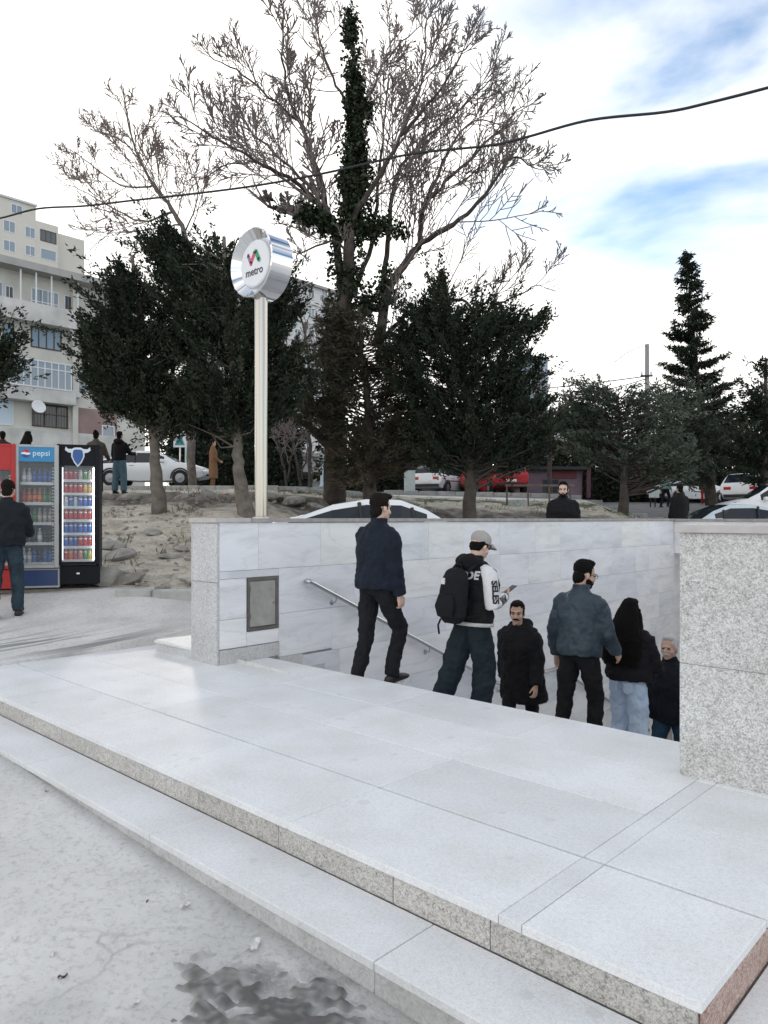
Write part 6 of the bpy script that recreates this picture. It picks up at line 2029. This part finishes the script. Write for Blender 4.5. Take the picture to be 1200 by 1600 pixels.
    # ---- shoes
    for sd in 'RL':
        h_, k_, a_ = [q_ + UP for q_ in J_[sd]]
        pt = pose.get('foot' + sd, 0)
        Rf = Matrix.Rotation(R(-pt), 3, 'X')
        def F(y, z): return a_ + Rf @ (V3(0, y, z) * s)
        mb = MB().tube([F(-.085, -.045), F(-.06, -.035), F(0, -.025), F(.08, -.045), F(.15, -.058), F(.185, -.066)], [(.020 * s, .030 * s), (.038 * s, .045 * s), (.042 * s, .058 * s), (.046 * s, .038 * s), (.044 * s, .026 * s), (.02 * s, .014 * s)], 10, lat=Xax)
        so = mb.build('shoe', fit.get('shoe_m', SHOE_B), root, True)
        sole = MB().tube([F(-.088, -.078), F(-.04, -.078), F(.08, -.078), (F(.188, -.076))], [(.030 * s, .009 * s), (.040 * s, .009 * s), (.047 * s, .009 * s), (.022 * s, .008 * s)], 10, lat=Xax)
        sole.build('sole', fit.get('sole_m', SHOE_B), so, True)
    root['_'] = 0; del root['_']
    return root, dict(T=T, Hp=Hp, arms=arms, s=s, UP=UP, tw=tw, jk=jk, J=J_)

def onground(px, d):
    p = at(px, HY, d)
    return (p.x, p.y, tz(p.x, p.y))
def onstair(px, d, dz=0):
    p = at(px, HY, d)
    return (p.x, p.y, stair_floor(p.y) + dz)
def tall(px, d, top, base):
    return EYE + (HY - top) / FPX * d - base
WALK = dict(legR=(24, 42, 1), legL=(-12, 8, 1), armR=(8, 8, 14, 4), armL=(-10, 8, 12, 4))
STAND = dict(legR=(3, 4, 3), legL=(-2, 3, 3), armR=(4, 9, 14, 8), armL=(4, 9, 14, 8))
BLK = cloth("black cloth", (.009, .009, .011)); BLK2 = cloth("black trousers cloth", (.010, .011, .014)); NAVY = cloth("navy jacket cloth", (.012, .018, .032), var=.4)
JEAN_D = cloth("dark teal denim", (.016, .028, .036), var=.45, scale=5)
JEAN_L = cloth("light blue denim", (.60, .72, .86), var=.25, scale=5, col2=(.46, .58, .74))
DENIM_J = cloth("worn blue green denim", (.060, .085, .105), var=.5, scale=3.2, col2=(.012, .024, .036), rough=.5)

# the first man, in navy, on the top stair
loc = onstair(588, 6.86)
man1, k1 = person('man in navy jacket and black trousers stepping onto the top stair', loc, R(-6), 1.80, dict(legR=(27, 40, 1), legL=(-5, 10, 1), armR=(4, 6, 14, 6), armL=(8, 6, 16, 6), lean=3, hyaw=-4, hpitch=6, footL=0, footR=-12, curlR=50),
       dict(top_m=NAVY, leg_m=BLK2, hair_m=HAIR_BR, shoe_m=SHOE_B, sole_m=SHOE_W, hem=-.05, bulk=1.16, quiff=True, skin=SKIN2), scale_w=1.08)

# the man in the cap with rucksack and phone
d2_ = 6.75
loc = onstair(738, d2_)
H2 = tall(752, d2_, 833, loc[2])
capm = cloth("grey cap cloth", (.40, .38, .36), var=.15)
man2, k2 = person('young man in grey cap with black rucksack looking at his phone', loc, R(-10), 1.75, dict(legR=(8, 20, 2), legL=(-18, 8, 4), armR=(2, 12, 104, 34), armL=(6, 6, 96, 34), lean=4, hpitch=22, hyaw=-2, thumbR=(0, .2, 1), curlR=30, palmR=(-.6, .1, .8)),
       dict(top_m=cloth("black varsity wool", (.008, .008, .010)), sleeve_m=cloth("white leather sleeve", (.72, .72, .73), var=.08, bump=.3, rough=.5), cuff_m=BLK, hem_band=cloth("ribbed white hem", (.55, .55, .53)), leg_m=JEAN_D, leg_w=1.45, hair='cap', hair_m=HAIR_B, cap_m=capm, hood=True, bulk=1.12, hem=-.03, skin=SKIN2), scale_w=1.05)
T, s = k2['T'], k2['s']
M_pack = cloth("black rucksack nylon", (.010, .010, .013), bump=.3)
Lm = Matrix.Translation(man2.location) @ man2.rotation_euler.to_matrix().to_4x4()
pk = thing('rucksack', 'black rucksack worn by the man in the grey cap', 'rucksack', man2.location, man2.rotation_euler.z)
mb = MB()
mb.tube([T((0, -.235, -.02)), T((0, -.245, .04)), T((0, -.25, .20)), T((0, -.235, .36)), T((0, -.215, .43)), T((0, -.19, .455))], [(.10, .05), (.155, .095), (.16, .10), (.15, .09), (.12, .065), (.06, .03)], 18, lat=(1, 0, 0))
link('bag', fuse(mb, 'bag', M_pack, .009, 3, .016), pk)
mb = MB().tube([T((0, -.335, .03)), T((0, -.35, .12)), T((0, -.335, .23))], [(.10, .03), (.125, .04), (.10, .025)], 14, lat=(1, 0, 0))
link('front_pocket', fuse(mb, 'front_pocket', M_pack, .009, 3, .006), pk)
for sx in (-1, 1):
    MB().tube([T((sx * .10, -.18, .44)), T((sx * .115, -.10, .515)), T((sx * .125, .0, .52)), T((sx * .130, .115, .46)), T((sx * .135, .165, .33)), T((sx * .16, .12, .16)), T((sx * .17, -.08, .06)), T((sx * .13, -.2, .04))], [(.028, .008)] * 8, 8, lat=(1, .2, 0)).build('strap', M_pack, pk, True)
MB().tube([T((-.035, -.2, .455)), T((-.03, -.2, .50)), T((.03, -.2, .50)), T((.035, -.2, .455))], .009, 8).build('carry_loop', M_pack, pk, True)
MB().box(-.022, .022, -.004, .004, -.028, .028).build('tag', M_white, pk, loc=T((-.05, -.333, .345)))
MB().tube([T((-.15, -.25, .0)), T((-.17, -.26, -.06)), T((-.16, -.25, -.14))], .009, 6).build('loose_strap', M_pack, pk, True)
ph = k2['arms']['R']; W_, t_ = ph[2], ph[3]
phone = MB().box(-.037, .037, -.078, .078, -.004, .004, ch=.003)
po = phone.build('phone', M_black)
po.matrix_world = Lm @ Matrix.Translation(W_ + t_ * .12 + V3(0, .02, .035)) @ Matrix.Rotation(R(-10), 4, 'Z') @ Matrix.Rotation(R(32), 4, 'X')
tag(po, 'dark phone held by the man in the grey cap', 'phone')
scr = MB().box(-.034, .034, -.074, .074, .0041, .0046).build('screen', glass_mat("phone glass", (.08, .09, .10), .1), po)
# lettering on the white sleeve
def wrap_text(txt, size, sleeve_obj, org, dirx, diry, m, parent, n_=None):
    me = text_mesh(txt, size, 0.0, .004)
    bm = bmesh.new(); bm.from_mesh(me)
    bmesh.ops.subdivide_edges(bm, edges=[e for e in bm.edges if e.calc_length() > .015], cuts=1)
    bm.to_mesh(me); bm.free()
    bvh = BVHTree.FromPolygons([v.co for v in sleeve_obj.data.vertices], [p_.vertices for p_ in sleeve_obj.data.polygons])
    nn = dirx.cross(diry).normalized()
    for v in me.vertices:
        p_ = org + dirx * v.co.x + diry * v.co.y
        h_ = bvh.ray_cast(p_ + nn * .25, -nn)
        v.co = (h_[0] + nn * .004) if h_[0] is not None else p_
    me.materials.append(m)
    return link('lettering', me, parent)
sl = [c_ for c_ in k2['jk'].children if c_.name.startswith('sleeve')][0]
S_, E_2, W_2, t = k2['arms']['R']
ax = (E_2 - S_).normalized(); outn = V3(1, -.25, 0); outn = (outn - ax * outn.dot(ax)).normalized()
M_ink = mat("black sleeve print", (.01, .01, .012), .6)
wrap_text('SELES', .085, sl, S_.lerp(E_2, .62) + outn * .03, ax, outn.cross(ax), M_ink, k2['jk'])
ax2 = (W_2 - E_2).normalized(); on2 = V3(1, -.2, .1); on2 = (on2 - ax2 * on2.dot(ax2)).normalized()
wrap_text('BIK', .095, sl, E_2.lerp(W_2, .52) + on2 * .03, ax2, on2.cross(ax2), M_ink, k2['jk'])
wrap_text('VARDE', .10, k2['jk'], T((0, -.12, .405)), V3(1, 0, 0), V3(0, 0, 1), mat("white back print", (.65, .65, .66), .6), k2['jk'])

# moustached man coming up
d3_ = 8.2
loc = onstair(816, d3_)
person('moustached man in black hooded coat climbing towards the viewer', loc, R(180), 1.73, dict(legR=(20, 44, 2), legL=(-6, 12, 2), armR=(-4, 10, 14, 6), armL=(12, 12, 18, 4), lean=9, hyaw=24, hpitch=4, curlL=40),
       dict(top_m=BLK, leg_m=BLK2, hair_m=HAIR_BR, moustache=HAIR_BR, hood=True, hem=-.30, bulk=1.28, top='coat', collar=.02, lips=False, quiff=True), scale_w=1.06)
# man in the denim jacket
d4_ = 6.80
loc = onstair(905, d4_)
person('man in worn blue green denim jacket and glasses walking down', loc, R(-4), 1.79, dict(legR=(14, 26, 3), legL=(-8, 6, 3), armR=(14, 12, 34, 16), armL=(-4, 14, 26, 6), lean=3, hyaw=-28, hpitch=14),
       dict(top_m=DENIM_J, leg_m=BLK, hair_m=HAIR_B, glasses=True, beard=HAIR_B, hem=-.04, bulk=1.10, collar=.06), scale_w=1.06)
# woman with long black hair
d5_ = 7.15
loc = onstair(981, d5_)
kw = person('woman with long black hair and light blue jeans walking down', loc, R(-2), 1.68, dict(legR=(4, 10, 2), legL=(10, 24, 2), armR=(18, 12, 50, 24), armL=(16, 14, 50, 24), lean=2, hpitch=12, hyaw=0),
       dict(top_m=cloth("black quilted jacket", (.012, .011, .015)), leg_m=JEAN_L, leg_w=1.28, hair='long', hair_m=HAIR_B, hair_low=.20, hem=.0, bulk=1.22, skin=SKIN2), scale_w=1.04)[1]
tr_o = [c_ for c_ in bpy.data.objects if c_.name.startswith('trousers')][-1]
for sx in (-1, 1):
    me = MB().prism([(-.045, .055), (.045, .055), (.045, -.03), (0, -.055), (-.045, -.03)], .002).mesh('back_pocket', cloth("pocket denim", (.50, .62, .77)))
    o = link('back_pocket', me, kw['jk'].parent)
    o.matrix_parent_inverse = Matrix.Identity(4)
    o.location = kw['UP'] + V3(sx * .078, -.152, -.055) * kw['s']; o.rotation_euler = (R(84), 0, R(sx * 10))
# old man with white hair
d6_ = 7.75
loc = onstair(1050, d6_)
person('white haired old man in dark jacket climbing at the parapet', loc, R(184), 1.72, dict(legR=(24, 50, 2), legL=(-6, 12, 2), armR=(4, 8, 20, 8), armL=(6, 8, 20, 8), lean=8, hyaw=-4, hpitch=0),
       dict(top_m=cloth("dark navy jacket", (.010, .013, .020)), leg_m=cloth("blue jeans", (.03, .07, .12), var=.4), hair='short', hair_m=HAIR_W, moustache=HAIR_W, hem=-.10, bulk=1.2, lips=False), scale_w=1.08)
# bearded man behind the wall
loc = onground(880, 12.6)
hB = tall(876, 12.6, 755, loc[2])
person('bearded man in black padded jacket behind the marble wall', loc, YAW + R(172), min(max(hB, 1.6), 1.9), dict(STAND, hyaw=-10, hpitch=6),
       dict(top_m=BLK, leg_m=BLK2, hair_m=HAIR_B, beard=HAIR_B, bulk=1.12, collar=.05, skin=SKIN2), .010, scale_w=1.05)
# man at the fridges
loc = onground(10, 9.25)
person('man in dark jacket and blue grey jeans facing the drink fridges', loc, YAW + R(12), 1.70, dict(STAND, armR=(22, 10, 60, 20), armL=(22, 10, 60, 20), lean=4, hpitch=14, legR=(6, 8, 4), legL=(-6, 6, 4)),
       dict(top_m=cloth("dark charcoal jacket", (.014, .018, .024), var=.4), leg_m=cloth("blue grey jeans", (.03, .05, .07), var=.45), hair_m=HAIR_BR, hem=-.05, bulk=1.15, sole_m=SHOE_W, leg_w=1.1), .0095, scale_w=1.06)
# people on the upper road
def far_person(label, px, d, top, rz, pose, fit, H=None):
    loc = onground(px, d)
    h_ = H or min(max(tall(px, d, top, loc[2]), 1.55), 1.85)
    return person(label, loc, rz, h_, pose, fit, .016, scale_w=1.04)
far_person('woman with long dark hair and white top beyond the silver fridge', 44, 22, 655, YAW + R(-20), dict(STAND, armL=(30, 20, 40, 10)), dict(top_m=cloth("white blouse", (.62, .62, .62), var=.1), leg_m=BLK2, hair='long', hair_m=HAIR_B, hair_low=.2, skin=SKIN2))
far_person('person in grey brown jacket beyond the black fridge', 150, 21.5, 660, YAW + R(8), dict(STAND, armR=(20, 14, 40, 8), armL=(20, 14, 40, 8)), dict(top_m=cloth("grey brown knit", (.10, .085, .07)), leg_m=BLK2, hair='bun', hair_m=HAIR_B))
far_person('person in black top and blue jeans behind the white saloon tail', 187, 22.3, 664, YAW + R(-15), dict(STAND, armR=(30, 12, 60, 12)), dict(top_m=BLK, leg_m=cloth("mid blue jeans", (.10, .17, .22)), leg_w=1.35, hair_m=HAIR_B, hood=True))
far_person('woman in long brown coat standing by the upper road', 333, 26.5, 688, YAW + R(-80), dict(STAND, armR=(8, 4, 50, 24), armL=(8, 4, 50, 24)), dict(top='coat', top_m=cloth("camel brown coat", (.24, .13, .07)), leg_m=cloth("brown trousers", (.20, .11, .06)), hair_m=HAIR_BR, hair='bun', hem=-.62, bulk=1.06))
far_person('dark haired person at the left edge beyond the red fridge', 4, 22, 668, YAW + R(30), STAND, dict(top_m=cloth("dark brown jacket", (.05, .03, .025)), leg_m=BLK2, hair_m=HAIR_B))
far_person('distant person in teal top beside the red car', 819, 36, 726, YAW + R(100), WALK, dict(top_m=cloth("dull teal top", (.06, .10, .10)), leg_m=BLK2, hair_m=HAIR_B))
far_person('dark haired person in black coat near the silver car roof', 1062, 19, 774, YAW + R(15), STAND, dict(top_m=BLK, leg_m=BLK2, hair_m=HAIR_B, hem=-.2, bulk=1.1), H=1.72)
far_person('distant person in pale green shirt right of the olive trunks', 1040, 33, 757, YAW + R(-60), WALK, dict(top_m=cloth("pale green shirt", (.20, .30, .30)), leg_m=BLK2, hair_m=HAIR_B))
far_person('distant person in red trousers beside the far white car', 1100, 38, 752, YAW + R(160), WALK, dict(top_m=BLK, leg_m=cloth("red trousers", (.40, .03, .03)), hair_m=HAIR_B))
